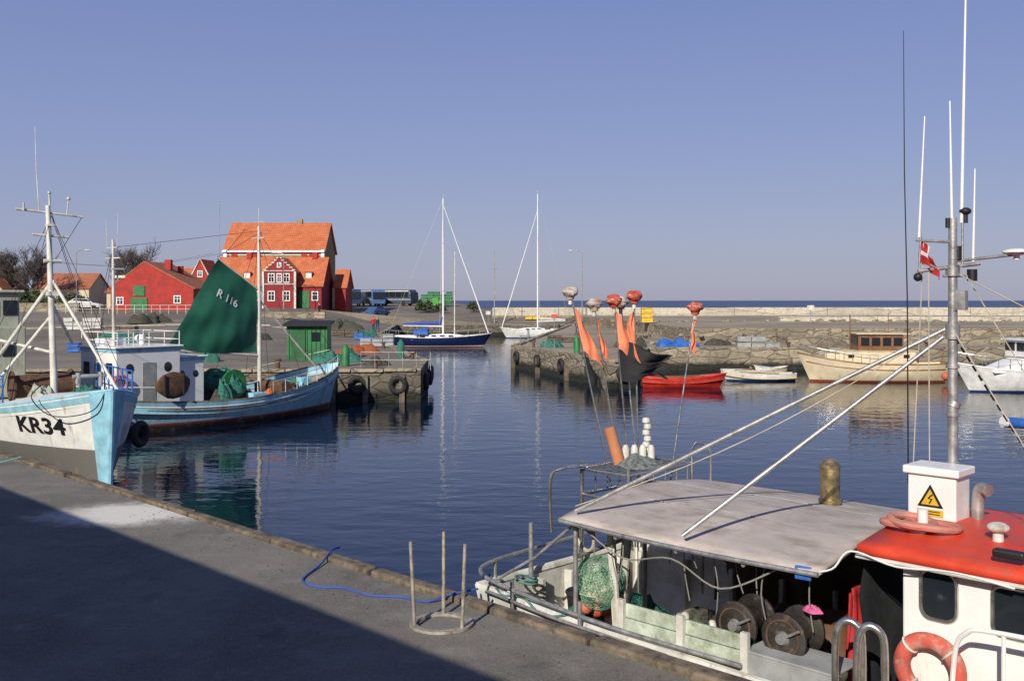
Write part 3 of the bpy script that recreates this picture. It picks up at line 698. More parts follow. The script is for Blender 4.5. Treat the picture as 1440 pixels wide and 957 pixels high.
g.make('rigging', m_rope, fb)
g = G()
for k in range(0, 22):
    t = k/21; A_, B_ = Vector(W(mx+.03, my, 4.6)), Vector((-2.25, 8.92, 2.8)); g.cyl(A_.lerp(B_, t), A_.lerp(B_, min(1, t+.024)), .012, .012, 6)
g.make('stay_servings', m_black, fb)
g = G(); g.cyl(W(6.0, 12.1, 3.52), W(8.4, 12.6, 3.3), .065, .065, 12); g.make('rolled_awning', m_blue, fb, True)
g = G(); g.cyl(W(5.96, 12.09, 3.525), W(6.0, 12.1, 3.52), .067, .067, 12); g.cyl(W(6.3, 12.15, 3.5), W(6.5, 12.3, 2.6), .02, .02, 8); g.cyl(W(7.9, 12.5, 3.35), W(7.6, 12.0, 1.9), .02, .02, 8); g.make('awning_crutches', m_white, fb, True)
# limp danish flag hanging from its halyard
def flagfn(u, v):
    return Vector(W(mx-.335+.20*u*(.55+.45*v)+.012*math.sin(v*7+u*4), my-.03+.055*math.sin(u*11+v*2), 5.66-.27*v-.24*u*(1.05-.25*v)))
g = G(); nu, nv = 18, 12; g.grid(flagfn, nu, nv)
g.mi = [1 if ((k % nu) in (6, 7) or (k//nu) in (5, 6)) else 0 for k in range(nu*nv)]
g.make('danish_flag', [M('flag_red', (.40, .02, .025), .85, var=.35), m_whited], fb, True)
g = G()
x0, x1, y0, y1 = -8.95, -8.15, 10.3, 11.75
for z in (2.35, 2.7):
    g.tube([(x0, y0, z), (x1, y0, z), (x1, y1, z), (x0, y1, z), (x0, y0, z)], .022, 8)
for k in range(13): g.cyl((x0, y0+.115*k+.03, 2.7), (x1, y0+.115*k+.03, 2.7), .012, .012, 6)
for k in range(6): g.cyl((x0, y0+.26*k+.03, 2.35), (x0, y0+.26*k+.03, 2.7), .012, .012, 6); g.cyl((x1, y0+.26*k+.03, 2.35), (x1, y0+.26*k+.03, 2.7), .012, .012, 6)
for p in ((x0, y0), (x1, y0), (x1, y1), (x0, y1)): g.cyl((*p, .6), (*p, 2.8), .025, .025, 8)
g.tube(smooth_pts([(x0-.1, y0-.5, 1.9), (x0-.12, y0-.5, 2.6), (x0, y0-.4, 2.75), (x0+.1, y0, 2.75)], 5), .022, 8)
g.tube(smooth_pts([(x1, y1, 2.9), (x1+.1, y1, 3.0), (x1+.3, y1, 2.9), (x1+.3, y1, 2.3)], 5), .02, 8)
g.make('stern_rack', m_stain, fb, True)
g = G()
for k in range(7): g.tube([W(1.90+.02*(k % 2), 14.1, 2.75+.085*k), W(1.90+.02*(k % 2), 14.1, 2.765+.085*k), W(1.90+.02*(k % 2), 14.1, 2.81+.085*k), W(1.90+.02*(k % 2), 14.1, 2.83+.085*k)], [.04, .055, .055, .04], 12)
for k in range(4): g.tube([W(1.62+.11*k, 14.0, 2.68), W(1.60+.12*k, 14.0, 2.72), W(1.60+.12*k, 14.0, 2.92), W(1.60+.12*k, 14.0, 2.97)], [.03, .05, .05, .03], 12)
g.make('white_floats', m_whited, fb, True)
G().cyl(W(1.50, 13.9, 2.72), W(1.36, 13.95, 3.22), .08, .08, 14).make('cork_roll', m_cork, fb, True)
g = G(); g.mound((-8.5, 11.0, 2.72), .3, .4, .16); g.make('rope_heap', M('tangled_rope', (.16, .18, .17), .9, var=.6, vs=15, bump=1), fb, True)
g = G(); g.cyl((-8.6, 10.0, .6), (-8.6, 10.0, 1.15), .22, .27, 18); g.torus((-8.6, 10, 1.15), (0, 0, 1), .27, .02); g.make('bucket', m_dark, fb, True)
# marker (dan) buoys with flags
def dan(bx, tx, tz, capc, flag, yb=14.35, dy=0):
    e = E('flag_buoy', (bx, yb, 1.45)); t = Vector((tx-bx, dy, tz-1.45))
    G().cyl((0, 0, 0), t, .015, .011, 8).make('pole', m_stain, e, True)
    g = G(); g.sph(t, (.115, .115, .078), 20, 12, .3); g.cyl(t-Vector((0, 0, .03)), t-Vector((0, 0, .11)), .08, .05, 12); g.make('cap', capc, e, True)
    g = G(); g.torus(t+Vector((0, 0, .0)), (.1, .1, 1), .108, .009, 20, 6); g.cyl(t+Vector((0, 0, -.11)), t+Vector((0, 0, -.18)), .028, .03, 10); g.make('float', m_whited, e, True)
    for (mt, z, l, wd, dr) in flag:
        s = (z-1.45)/t.z; p0 = Vector((t.x*s, t.y*s, z-1.45)); dirv = t.normalized()
        if wd < .5:
            def fn(u, v, p0=p0, l=l, wd=wd, dr=dr):
                return p0-dirv*l*v+Vector((wd*(.35+.75*v)*u*dr+.015*math.sin(v*9+u*3), .07*math.sin(u*7+v*4)*u, -l*.3*u*(.5+.7*v)+.015*math.sin(u*11)))
        else:
            def fn(u, v, p0=p0, l=l, wd=wd, dr=dr):
                e1 = .05*math.sin(v*13)*u+.03*math.sin(v*29)*u
                return p0-dirv*l*v*(1-.35*u)+Vector((wd*u*(1-.12*v)+e1, .12*math.sin(u*8+v*2)*u, -.05*u+.04*math.sin(u*7+v*3)-.14*u*u*(1-v*.3)))
        G().grid(fn, 18, 16).make('flag', mt, e, True)
dan(1.62, .84, 5.12, m_capgrey, [(m_salmon, 4.90, .64, .28, 1), (m_blackcl, 4.22, .40, .22, 1)])
dan(1.70, 1.20, 4.95, m_capgrey, [(m_salmon, 4.75, .50, .12, 1)], dy=.2)
dan(1.78, 1.46, 5.0, m_orange, [(m_salmon, 4.84, .54, .30, 1), (m_blackcl, 4.38, .54, .76, 1)], dy=-.1)
dan(1.86, 1.76, 5.06, m_orange, [(m_salmon, 4.88, .5, .17, -1)])
dan(2.15, 2.66, 4.9, m_orange, [(m_salmon, 4.76, .42, .07, 1)], dy=.1)
dan(1.92, 1.60, 4.98, m_capgrey, [], dy=.3)

# ------------------------------------------------------------------ KR34
k = E('light_blue_fishing_cutter', (-14.5, 31.0, 0), math.atan2(-.77, .64))
hk = Hull(12.4, 4.5, -.9, 2.1, 1.85, 2.62, ws=.45, tm=.42, rake=.30, srake=.6, full=2.1)
hk.build(k, m_hullwhite, bulw=.3, deckm=m_whited, capm=m_ltblue, inner=m_whited, th=.08, nv=28)
g = G()
for sd in (1, -1):
    g.grid(lambda u, v: hk.P(.968+.032*u, .05+.95*v, sd, .012), 10, 16)
g.make('blue_bow_band', m_ltblue, k, True)
g = G()
for sd in (1, -1): g.grid(lambda u, v: hk.P(.2+.768*u, .93+.05*v, sd, .014), 40, 2)
g.make('blue_sheer_band', m_ltblue, k, True)
g = G(); g.tube([hk.P(1, v/10, 1)+Vector((.02, 0, 0)) for v in range(11)], .08, 8); g.make('stem', m_ltblue, k, True)
g = G()
g.grid(lambda u, v: (lambda t: Vector((hk.P(t, 1, 1).x, (v*2-1)*hk.hw(t, 1)*.97, hk.zs(t)+.02+.26*(1-(v*2-1)**2)*(1-u)**.5)))(.66+.335*u), 16, 12)
g.make('whaleback', m_white, k, True)
hk.decal(k, 'KR34', .62, .832, 1.58, -1, m_black, off=.03, xs=1.3, bold=.02)
g = G(); g.sph((4.9, -.5, 2.8), (.05, .05, .1)); g.cyl((4.3, .3, 2.6), (4.3, .3, 3.0), .06); g.cyl((4.3, -.3, 2.6), (4.3, -.3, 3.0), .06); g.cyl((4.3, -.45, 2.9), (4.3, .45, 2.9), .05); g.make('bitts', m_grey, k, True)
g = G(); zt = 7.9
g.cyl((.9, 0, 1.9), (.55, -.1, zt), .11, .07, 14)
g.cyl((.55, -1.0, 7.75), (.55, .95, 7.6), .04, .03, 8); g.cyl((.58, -.55, 7.0), (.58, .5, 6.95), .035, .035, 8)
g.cyl((.7, 0, 5.6), (-1.1, -2.0, 1.9), .06, .06, 10); g.cyl((.7, 0, 5.6), (2.7, 1.3, 2.3), .05, .05, 10)
g.cyl((.75, 0, 4.6), (-.4, -1.7, 2.0), .05, .05, 10); g.cyl((.75, 0, 4.8), (-1.6, 1.2, 3.6), .06, .06, 10); g.cyl((.8, 0, 3.4), (-1.4, -1.6, 3.9), .05, .05, 10)
g.cyl((-1.1, -1.9, 3.2), (1.3, -1.7, 3.3), .045, .045, 8)
g.box((.6, 0, 7.3), (.25, .3, .06)); g.cyl((.55, -.05, zt), (.52, -.05, 8.25), .03)
g.cyl((.55, .45, 7.65), (.55, .5, 8.1), .02); g.cyl((.68, -.25, 6.2), (.68, .25, 6.2), .06); g.box((.75, 0, 5.2), (.3, .35, .12))
g.make('mast_and_derricks', m_whited, k, True)
g = G(); g.tube([(.55, -.35, 7.7), (.5, -.42, 9), (.48, -.45, 10.3)], [.018, .014, .008], 6); g.sph((.55, .5, 8.15), .06); g.sph((.52, -.05, 8.3), .05); g.cyl((.6, -.8, 7.7), (.6, -.8, 7.95), .03); g.make('antennas', m_whited, k, True)
g = G()
for p, q_ in (((.55, 0, 7.7), (6.0, 0, 2.7)), ((.55, 0, 7.0), (-5, 0, 4.5)), ((.55, 0, 7.6), (-.8, 2.1, 2.0)), ((.55, 0, 7.6), (-.8, -2.1, 2.0)), ((.55, 0, 7.6), (2.4, -1.9, 2.0)), ((.55, 0, 7.6), (2.2, 1.9, 2.0)), ((.55, .9, 7.6), (-3.2, .9, 6))): g.cyl(p, q_, .009, .009, 5)
g.make('rigging', m_dark, k)
g = G(); g.box((-5.0, -.7, 2.9), (2.4, 2.1, 2.4)); g.box((-5.0, -.7, 4.6), (1.9, 1.8, 1.3)); g.box((-5.0, -.7, 5.3), (2.2, 2.1, .1)); g.box((-4.4, -.7, 5.6), (.5, .5, .5)); g.make('wheelhouse', m_olive, k, bev=.05)
g = G()
for y in (-1.3, -.7, -.1): g.box((-4.03, y, 4.75), (.04, .45, .5))
for x in (-5.5, -4.7): g.box((x, -1.61, 4.75), (.5, .04, .5)); g.box((x, .21, 4.75), (.5, .04, .5)); g.box((x, .36, 3.2), (.4, .04, .4))
g.box((-3.79, -1.2, 3.0), (.04, .5, 1.2)); g.box((-3.79, -.2, 3.3), (.04, .4, .4))
g.make('wheelhouse_windows', m_glass, k)
g = G()
for z in (2.3, 2.6, 2.9):
    g.cyl((3.2, 1.55, z), (-1.5, 1.95, z), .025, .025, 8)
for i in range(9): x = 3.2-i*.58; g.cyl((x, 1.55+.05*i, 1.9), (x, 1.55+.05*i, 2.92), .025, .025, 8)
for z in (2.2, 2.5, 2.8): g.cyl((1.6, -1.6, z), (-1.6, -1.9, z), .025, .025, 8)
for i in range(6): x = 1.6-i*.62; g.cyl((x, -1.6-.05*i, 1.8), (x, -1.6-.05*i, 2.85), .025, .025, 8)
g.make('blue_railings', m_blue, k, True)
g = G(); g.cyl((-.7, -.8, 2.3), (-.7, .9, 2.3), .36, .36, 20); g.cyl((-.7, -.85, 2.3), (-.7, -.8, 2.3), .5, .5, 24); g.cyl((-.7, .9, 2.3), (-.7, .95, 2.3), .5, .5, 24); g.make('winch', m_rust, k, True)
G().mound((.2, 1.1, 1.7), .9, .6, .9).make('net_heap', m_net, k, True)
G().mound((1.9, -.6, 1.9), .6, .5, .7).make('tarpaulin_heap', m_olive, k, True)
g = G(); g.torus((5.3, 1.05, 1.3), (.8, .6, 0), .28, .10); g.make('tyre_fender', m_dark, k, True)
g = G()
g.tube(smooth_pts([(4.2, -1.2, 2.72), (4.5, -1.55, 2.4), (5.2, -1.2, 1.95), (6.0, -.45, 2.1), (6.1, -.1, 2.7)]), .015, 6); g.make('bow_line', m_dark, k, True)

# ------------------------------------------------------------------ R116
r = E('fishing_cutter_with_sail', (-11.95, 42.0, 0), math.radians(52))
hr = Hull(12.3, 4.4, -.9, 1.35, 1.02, 2.15, ws=.5, tm=.45, rake=.8, srake=.6)
hr.build(r, m_hullblue, bulw=.45, deckm=m_deck, capm=m_wood, inner=m_ltblue, strake=.93, strakem=m_ltblue, th=.08)
g = G()
for sd in (1, -1): g.tube([hr.P(t/40, .84, sd, .015) for t in range(1, 40)], .03, 6)
g.make('rubbing_strake', m_wood, r, True)
g = G()
for sd in (1, -1): g.tube([hr.P(t/40, .90, sd, .008) for t in range(1, 40)], .02, 6)
g.make('white_line', m_white, r, True)
hr.decal(r, 'R116', .36, .875, 1.30, -1, m_black, xs=1.2, off=.03)
g = G(); g.box((-4.5, 0, 1.95), (2.7, 2.5, 2.5)); g.box((-2.55, 0, 1.7), (1.3, 2.0, 2.1)); g.box((-4.5, 0, 3.24), (2.9, 2.7, .08)); g.box((-2.5, 0, 2.78), (1.5, 2.2, .07)); g.make('wheelhouse', m_white, r, bev=.06)
g = G(); g.box((-4.5, 0, 3.12), (2.74, 2.54, .12)); g.box((-2.55, 0, 2.67), (1.34, 2.04, .10)); g.make('blue_roof_bands', m_ltblue, r)
g = G()
for x in (-5.3, -3.7): g.sph((x, -1.255, 2.45), (.17, .02, .19), 20, 8)
for x in (-2.9, -2.3): g.sph((x, -1.005, 2.1), (.12, .02, .14), 20, 8)
for y in (-.5, .3): g.box((-1.89, y, 2.1), (.03, .4, .4))
for y in (-.8, 0, .8): g.box((-5.86, y, 2.45), (.03, .4, .45)); g.box((-3.14, y, 2.97), (.03, .45, .2))
g.make('wheelhouse_windows', m_glass, r, True)
g = G(); g.box((-4.5, -1.255, 1.9), (.55, .02, 1.5)); g.make('wheelhouse_door', m_grey, r)
g = G(); g.torus((-5.72, -1.35, 1.95), (0, 1, 0), .26, .07); g.make('life_ring', m_orange, r, True)
g = G()
for z in (3.5, 3.8): g.tube([(-5.8, -1.25, z), (-3.2, -1.25, z), (-3.2, 1.25, z), (-5.8, 1.25, z), (-5.8, -1.25, z)], .018, 6)
for x in (-5.8, -5.15, -4.5, -3.85, -3.2):
    for y in (-1.25, 1.25): g.cyl((x, y, 3.25), (x, y, 3.82), .018, .018, 6)
g.tube(smooth_pts([(-6.0, -1.5, .9), (-6.05, -1.5, 1.7), (-5.8, -1.6, 1.8), (-3.6, -1.75, 1.65)], 4), .025, 6)
g.make('railings', m_white, r, True)
g = G(); g.box((-5.1, .4, 3.4), (.9, .7, .3)); g.sph((-3.8, .5, 3.5), (.22, .22, .18)); g.cyl((-4.4, -.6, 3.3), (-4.4, -.6, 3.7), .1); g.make('life_raft', m_white, r, bev=.03)
g = G()
g.cyl((-5.2, 0, 3.2), (-5.25, 0, 7.3), .07, .045, 10); g.cyl((-5.25, -.5, 6.6), (-5.25, .5, 6.6), .025); g.cyl((-5.25, -.3, 7.0), (-5.25, .4, 7.0), .02); g.box((-5.05, 0, 6.2), (.5, .1, .06)); g.box((-5.0, 0, 5.9), (.06, .9, .1))
g.tube([(-5.25, -.3, 7.0), (-5.25, -.35, 8.3)], [.012, .006], 5); g.tube([(-5.25, .4, 7.0), (-5.25, .5, 8.1)], [.012, .006], 5)
g.cyl((1.6, 0, .6), (1.55, 0, 8.2), .10, .06, 12); g.cyl((1.55, -.4, 7.7), (1.55, .45, 7.7), .025); g.cyl((1.55, 0, 8.2), (1.55, 0, 9.0), .012); g.cyl((1.55, -.35, 8.4), (1.55, .3, 8.4), .012); g.cyl((1.55, 0, 7.9), (1.95, 0, 7.95), .02)
g.cyl((1.6, 0, 5.0), (4.9, .1, 1.9), .05, .04, 8); g.cyl((1.6, 0, 1.5), (-1.0, -.9, 1.3), .04)
g.cyl((1.6, 0, 2.6), (-3.0, .05, 3.05), .045, .04, 8); g.cyl((1.55, 0, 5.45), (-.55, .1, 6.78), .04, .03, 8)
g.make('masts_and_spars', m_whited, r, True)
g = G()
for p, q_ in (((1.55, 0, 8.0), (6.1, 0, 2.2)), ((1.55, 0, 8.0), (-5.3, 0, 7.0)), ((1.55, 0, 7.8), (.5, 2.1, 1.0)), ((1.55, 0, 7.8), (.5, -2.1, 1.0)), ((1.55, 0, 7.8), (2.4, 2.1, 1.1)), ((1.55, 0, 7.8), (2.4, -2.1, 1.1)), ((1.55, 0, 7.9), (-.55, .1, 6.78)), ((-5.25, 0, 7.0), (-6.1, 0, 1.4)), ((-5.25, 0, 7.0), (-5.8, 1.5, 1.4))): g.cyl(p, q_, .009, .009, 5)
g.make('rigging', m_dark, r)
def sailfn(u, v):
    A, B, C, D = Vector((1.45, 0, 2.75)), Vector((-2.95, 0, 3.12)), Vector((-.54, 0, 6.72)), Vector((1.45, 0, 5.48))
    p = A.lerp(B, u).lerp(D.lerp(C, u), v)
    p.y = -.28*math.sin(pi*u)*math.sin(pi*min(1, v*1.1+.05))*.8+.05*math.sin(u*9+v*7)*(1-v*.5)+.03*math.sin(v*19+u*4)*u+.015*math.sin(u*30)*(1-v)
    p.z -= .12*math.sin(pi*u)*(1-v); return p
G().grid(sailfn, 60, 40).make('sail', m_greensail, r, True)
vs, fs = text_mesh('R 116', .62, .02); g = G()
g.add([(lambda u, v: sailfn(u, v)+Vector((0, -.03, 0)))(.58-x/3.8, .66+y/5.0-.03*x) for x, y, _ in vs], fs); g.make('sail_number', m_white, r)
g = G()
for yy in (-.9, .5): g.cyl((-.4, yy-.05, 1.55), (-.4, yy+.05, 1.55), .6, .6, 24)
g.make('drum_flanges', m_green, r, True)
g = G(); g.cyl((-.4, -.85, 1.55), (-.4, .45, 1.55), .5, .5, 22); g.mound((-.4, -.2, 1.9), .5, .5, .35); g.mound((-.4, -.95, 1.2), .45, .3, .8); g.make('net_drum', m_net, r, True)
g = G(); g.sph((-4.0, -2.05, 1.8), (.74, .10, .5), 24, 10, .12); g.make('trawl_door', m_rust, r, True)
g = G()
for x in (-4.4, -3.6): g.box((x, -2.16, 1.8), (.06, .05, .8))
g.make('trawl_door_straps', m_dark, r)
g = G(); g.box((.5, -1.2, .9), (.7, .5, .5)); g.box((3.0, .2, 1.1), (1.1, 1.0, .6)); g.box((3.8, -.3, 1.2), (.5, .5, .7)); g.make('hatches', m_ltblue, r, bev=.03)
g = G(); g.cyl((2.4, -.8, 1.2), (2.4, .8, 1.2), .3, .3, 18); g.box((2.4, -.9, 1.0), (.7, .1, .8)); g.box((2.4, .9, 1.0), (.7, .1, .8)); g.make('winch', m_rust, r, True)
g = G()
for i in range(8): g.mound((R.uniform(-1.6, 4), R.uniform(-1.2, 1.2), .7), R.uniform(.4, .7), R.uniform(.3, .5), R.uniform(.5, .9))
g.make('nets_and_ropes', m_nets, r, True)
g = G()
for i in range(3): g.mound((R.uniform(-1.4, 3.5), R.uniform(-1.3, .4), .8), .4, .35, .9)
g.make('green_nets', m_net, r, True)
G().mound((.9, -1.3, .75), .45, .35, .7).make('orange_nets', M('orange_netting', (.45, .12, .05), .9, var=.5, vs=15, bump=1), r, True)
g = G()
for i in range(8): t = .55+i*.055; p = hr.P(t, 1, -1); g.cyl(p, p+Vector((0, .02, .55)), .016, .016, 6)
g.tube([hr.P(.55+i*.055, 1, -1)+Vector((0, .02, .55)) for i in range(8)], .015, 6)
g.tube([hr.P(.7+i*.04, 1, 1)+Vector((0, -.02, .6)) for i in range(8)], .015, 6)
g.make('bow_rails', m_whited, r, True)

# ------------------------------------------------------------------ yachts and small boats
def yacht(name, x, y, rz, L, B, hm, mastx, mastz, cover, fore):
    e = E(name, (x, y, 0), rz); h = Hull(L, B, -.5, 1.25, 1.0, 1.45, ws=.55, tm=.42, rake=1.2, srake=.7)
    h.build(e, hm, bulw=.08, deckm=m_white, capm=m_whited, th=.06, nt=30, nv=12)
    g = G(); g.grid(lambda u, v: Vector((-L*.12+L*.36*u, (v*2-1)*B*.28*(1-.4*u*u), 1.0+.42*(1-(v*2-1)**6)*math.sin(pi*min(.999, .12+u*.8))**.4)), 14, 10); g.box((-L*.3, 0, 1.15), (L*.2, B*.5, .25)); g.make('cabin', m_white, e, True)
    g = G()
    for sd in (1, -1):
        for i in range(3): g.box((L*(-.04+.08*i), sd*B*.255, 1.22), (.5, .03, .12))
    g.make('portlights', m_glass, e)
    g = G(); g.cyl((mastx, 0, .9), (mastx, 0, mastz), .11, .07, 10)
    for z in (.38, .7): g.cyl((mastx, -.8, mastz*z), (mastx, .8, mastz*z), .025)
    g.cyl((mastx, 0, 2.2), (mastx-L*.38, 0, 2.3), .07); g.cyl((mastx, 0, mastz), (mastx, 0, mastz+.5), .015)
    g.make('mast_and_boom', m_white, e, True)
    g = G(); g.tube([(mastx-.05, 0, 3.2), (mastx-.3, 0, 2.55), (mastx-L*.2, 0, 2.5), (mastx-L*.38, 0, 2.42)], [.1, .2, .2, .12], 10); g.make('sail_cover', cover, e, True)
    g = G(); g.cyl((mastx+.05, 0, mastz*fore), (L*.47, 0, 1.5), .035, .075, 8); g.make('furled_jib', m_white, e, True)
    g = G()
    for q_ in ((-L*.48, 0, 1.2), (mastx-.3, B*.45, 1.1), (mastx-.3, -B*.45, 1.1)): g.cyl((mastx, 0, mastz), q_, .014, .014, 4)
    for sd in (1, -1):
        P_ = [h.P(i/9, 1, sd)+Vector((0, -.06*sd, .6)) for i in range(10)]; g.tube(P_, .014, 4)
        for p in P_: g.cyl(p-Vector((0, 0, .6)), p, .014, .014, 4)
    g.make('rigging_and_lifelines', m_galv, e)
    return e
e = yacht('sailing_yacht', -7.9, 107, 0, 11.4, 3.3, m_navy, .5, 15.9, M('blue_sail_cover', (.03, .07, .35), .8), .95)
g = G(); g.grid(lambda u, v: Vector((-2.6+1.5*u, (v*2-1)*1.1, 1.35+.75*math.sin(pi*v)**.5*(.6+.4*u))), 8, 10); g.make('sprayhood', m_blue, e, True)
g = G(); g.cyl((1.7, .3, 1.0), (1.75, .3, 10.2), .07, .05, 8); g.make('mizzen_pole', m_whited, e, True)
yacht('sailing_yacht', 3.2, 132, pi, 9.6, 3.0, m_yacht, -.2, 19.0, M('grey_cover', (.5, .5, .48), .8), .88)

def dinghy(name, x, y, rz, L, B, hm, z=.45, canvas=None, zb=None, inner=None, cap=None):
    e = E(name, (x, y, 0), rz); h = Hull(L, B, -.25, z+.05, z, zb or z+.25, ws=.6, tm=.45, rake=.5, srake=.1)
    h.build(e, hm, bulw=.28, deckm=m_deck, capm=cap or m_whited, inner=inner or m_cream, th=.04, capr=.03, nt=22, nv=8)
    g = G()
    for i in range(3): g.box((-L*.28+i*L*.25, 0, z-.08), (.24, B*.8, .04))
    g.make('thwarts', m_wood, e)
    g = G(); g.cyl((-L*.3, -.3, z), (L*.25, -.1, z+.1), .025); g.cyl((-L*.3, .3, z), (L*.2, .3, z+.12), .025); g.make('oars', m_woodv, e)
    if canvas:
        g = G(); g.grid(lambda u, v: Vector((-L*.05+L*.42*u, (v*2-1)*B*.42*(1-.6*u*u), z+.02+.35*max(0, math.cos((v-.5)*pi))**.5*(1-u*.7))), 10, 10); g.make('cover', canvas, e, True)
    else:
        g = G(); g.box((-L*.5, 0, z+.15), (.22, .25, .55)); g.box((-L*.5, 0, z-.25), (.1, .1, .5)); g.make('outboard', m_dark, e, bev=.04)
    return e
dinghy('red_dinghy', 9.9, 57.3, 0, 4.9, 1.7, m_redhull, z=.55, inner=m_redhull, cap=m_redb)
dinghy('rowing_boat', 15.3, 62, pi, 4.6, 1.6, m_yacht, z=.42)
dinghy('rowing_boat', 16.0, 65.4, .1, 4.4, 1.6, m_creamhull, z=.42, canvas=m_whited)

e = E('wooden_cabin_cruiser', (22.2, 61.5, 0), pi-.06)
h = Hull(9.0, 2.9, -.5, 1.15, 1.1, 1.75, ws=.65, tm=.42, rake=1.0, srake=.3)
h.build(e, m_creamhull, bulw=.12, deckm=m_deck, capm=m_woodv, th=.06)
g = G()
for sd in (1, -1): g.tube([h.P(t/30, .80, sd, .01) for t in range(1, 30)], .03, 6)
g.make('rubbing_strake', m_woodv, e, True)
g = G(); g.box((-.1, 0, 1.5), (4.6, 2.0, .8)); g.box((2.5, 0, 1.55), (1.0, 1.6, .4)); g.make('coachroof', m_creamhull, e, bev=.08)
g = G(); g.box((-.3, 0, 2.4), (2.7, 1.9, 1.0)); g.make('wheelhouse', m_woodv, e, bev=.04)
g = G(); g.box((-.4, 0, 2.96), (3.2, 2.2, .09)); g.box((-.1, 0, 1.92), (4.8, 2.1, .05)); g.make('roof', m_cream, e, bev=.05)
g = G()
for x in (-1.3, -.65, .0, .65):
    for sd in (1, -1): g.box((x, sd*.955, 2.48), (.5, .03, .5))
for y in (-.6, 0, .6): g.box((1.06, y, 2.48), (.03, .45, .5)); g.box((-1.66, y, 2.48), (.03, .45, .5))
for x in (-1.8, 1.5):
    for sd in (1, -1): g.box((x, sd*1.01, 1.6), (.35, .03, .2))
g.make('windows', m_glass, e)
g = G(); g.cyl((1.3, 0, 2.0), (1.3, 0, 4.1), .04); g.cyl((-.9, .4, 3.0), (-.9, .4, 4.2), .02); g.cyl((-4.2, 0, 1), (-4.4, 0, 2.2), .025); g.make('mast', m_woodv, e)
g = G()
for sd in (1, -1):
    P_ = [h.P(.5+i*.055, 1, sd)+Vector((0, -.05*sd, .55)) for i in range(9)]; g.tube(P_, .018, 5)
    for p in P_: g.cyl(p-Vector((0, 0, .55)), p, .016, .016, 5)
g.make('guard_rails', m_stain, e)
g = G(); g.sph((-3.9, 1.6, .45), .25); g.sph((-4.4, 1.2, .5), .22); g.make('buoy_fenders', m_orange, e, True)

e = E('white_motor_cruiser', (28.3, 55, 0), pi+.15)
h = Hull(8.5, 3.0, -.5, 1.05, 1.1, 1.6, ws=.85, tm=.4, rake=1.3, srake=.0)
h.build(e, m_yacht, bulw=.1, deckm=m_white, capm=m_white, th=.06)
g = G(); g.grid(lambda u, v: Vector((-2.6+5.2*u, (v*2-1)*1.2, 1.1+.75*(1-(v*2-1)**6)*(1-ss(.55, 1, u)*.9))), 20, 12); g.box((-.9, 0, 2.35), (2.8, 1.9, .9)); g.box((-.9, 0, 2.85), (3.2, 2.1, .08)); g.box((-2.6, 0, 1.5), (.1, 2.3, .8)); g.make('superstructure', m_white, e, True)
g = G()
for x in (-1.9, -1.2, -.5, .1):
    for sd in (1, -1): g.box((x, sd*.96, 2.45), (.5, .03, .4))
for y in (-.5, .5): g.box((.52, y, 2.45), (.03, .8, .45))
for x in (-1.6, -.6, .3):
    for sd in (1, -1): g.box((x, sd*1.19, 1.5), (.7, .05, .22))
g.make('windows', m_glass, e)
g = G(); g.cyl((-1.4, 0, 2.85), (-1.4, 0, 4.2), .03); g.cyl((-1.4, 0, 3.7), (-1.1, 0, 3.5), .15, .15); g.make('radar_mast', m_white, e, True)
g = G()
for sd in (1, -1):
    P_ = [h.P(.35+i*.07, 1, sd)+Vector((0, -.05*sd, .6)) for i in range(10)]; g.tube(P_, .02, 5)
    for p in P_: g.cyl(p-Vector((0, 0, .6)), p, .018, .018, 5)
g.make('guard_rails', m_stain, e)

# ------------------------------------------------------------------ buildings
def gable(name, x0, x1, y0, y1, eave, ridge, axis, wm, rm, base=None, over=.25, e=None, apex=None):
    own = e is None
    cx = (x0+x1)/2
    zb = (zl(cx, y0) if base is None else base)-.3
    if own: e = E(name, (0, 0, 0))
    g = G()
    if axis == 'x':
        ym = (y0+y1)/2
        g.add([(x0, y0, zb), (x1, y0, zb), (x1, y1, zb), (x0, y1, zb), (x0, y0, eave), (x1, y0, eave), (x1, y1, eave), (x0, y1, eave), (x0, ym, ridge), (x1, ym, ridge)],
              [(0, 1, 5, 4), (1, 2, 6, 9, 5), (2, 3, 7, 6), (3, 0, 4, 8, 7)])
        k_ = over*(ridge-eave)/(ym-y0)
        rf = [(x0-over, y0-over, eave-k_+.04), (x1+over, y0-over, eave-k_+.04), (x1+over, ym, ridge+.05), (x0-over, ym, ridge+.05), (x0-over, y1+over, eave-k_+.04), (x1+over, y1+over, eave-k_+.04)]
    else:
        xm = cx if apex is None else apex
        g.add([(x0, y0, zb), (x1, y0, zb), (x1, y1, zb), (x0, y1, zb), (x0, y0, eave), (x1, y0, eave), (x1, y1, eave), (x0, y1, eave), (xm, y0, ridge), (xm, y1, ridge)],
              [(0, 1, 5, 8, 4), (1, 2, 6, 5), (2, 3, 7, 9, 6), (3, 0, 4, 7)])
        rf = [(x0-over, y0-.05, eave-.1), (xm, y0-.05, ridge+.05), (xm, y1+over, ridge+.05), (x0-over, y1+over, eave-.1), (x1+over, y0-.05, eave-.1), (x1+over, y1+over, eave-.1)]
        g.make('walls', wm, e); g = G(); g.add(rf, [(0, 1, 2, 3), (1, 4, 5, 2)]); g.make('roof', rm, e, solid=.14); return e
    g.make('walls', wm, e); g = G(); g.add(rf, [(0, 1, 2, 3), (3, 2, 5, 4)]); g.make('roof', rm, e, solid=.14)
    return e
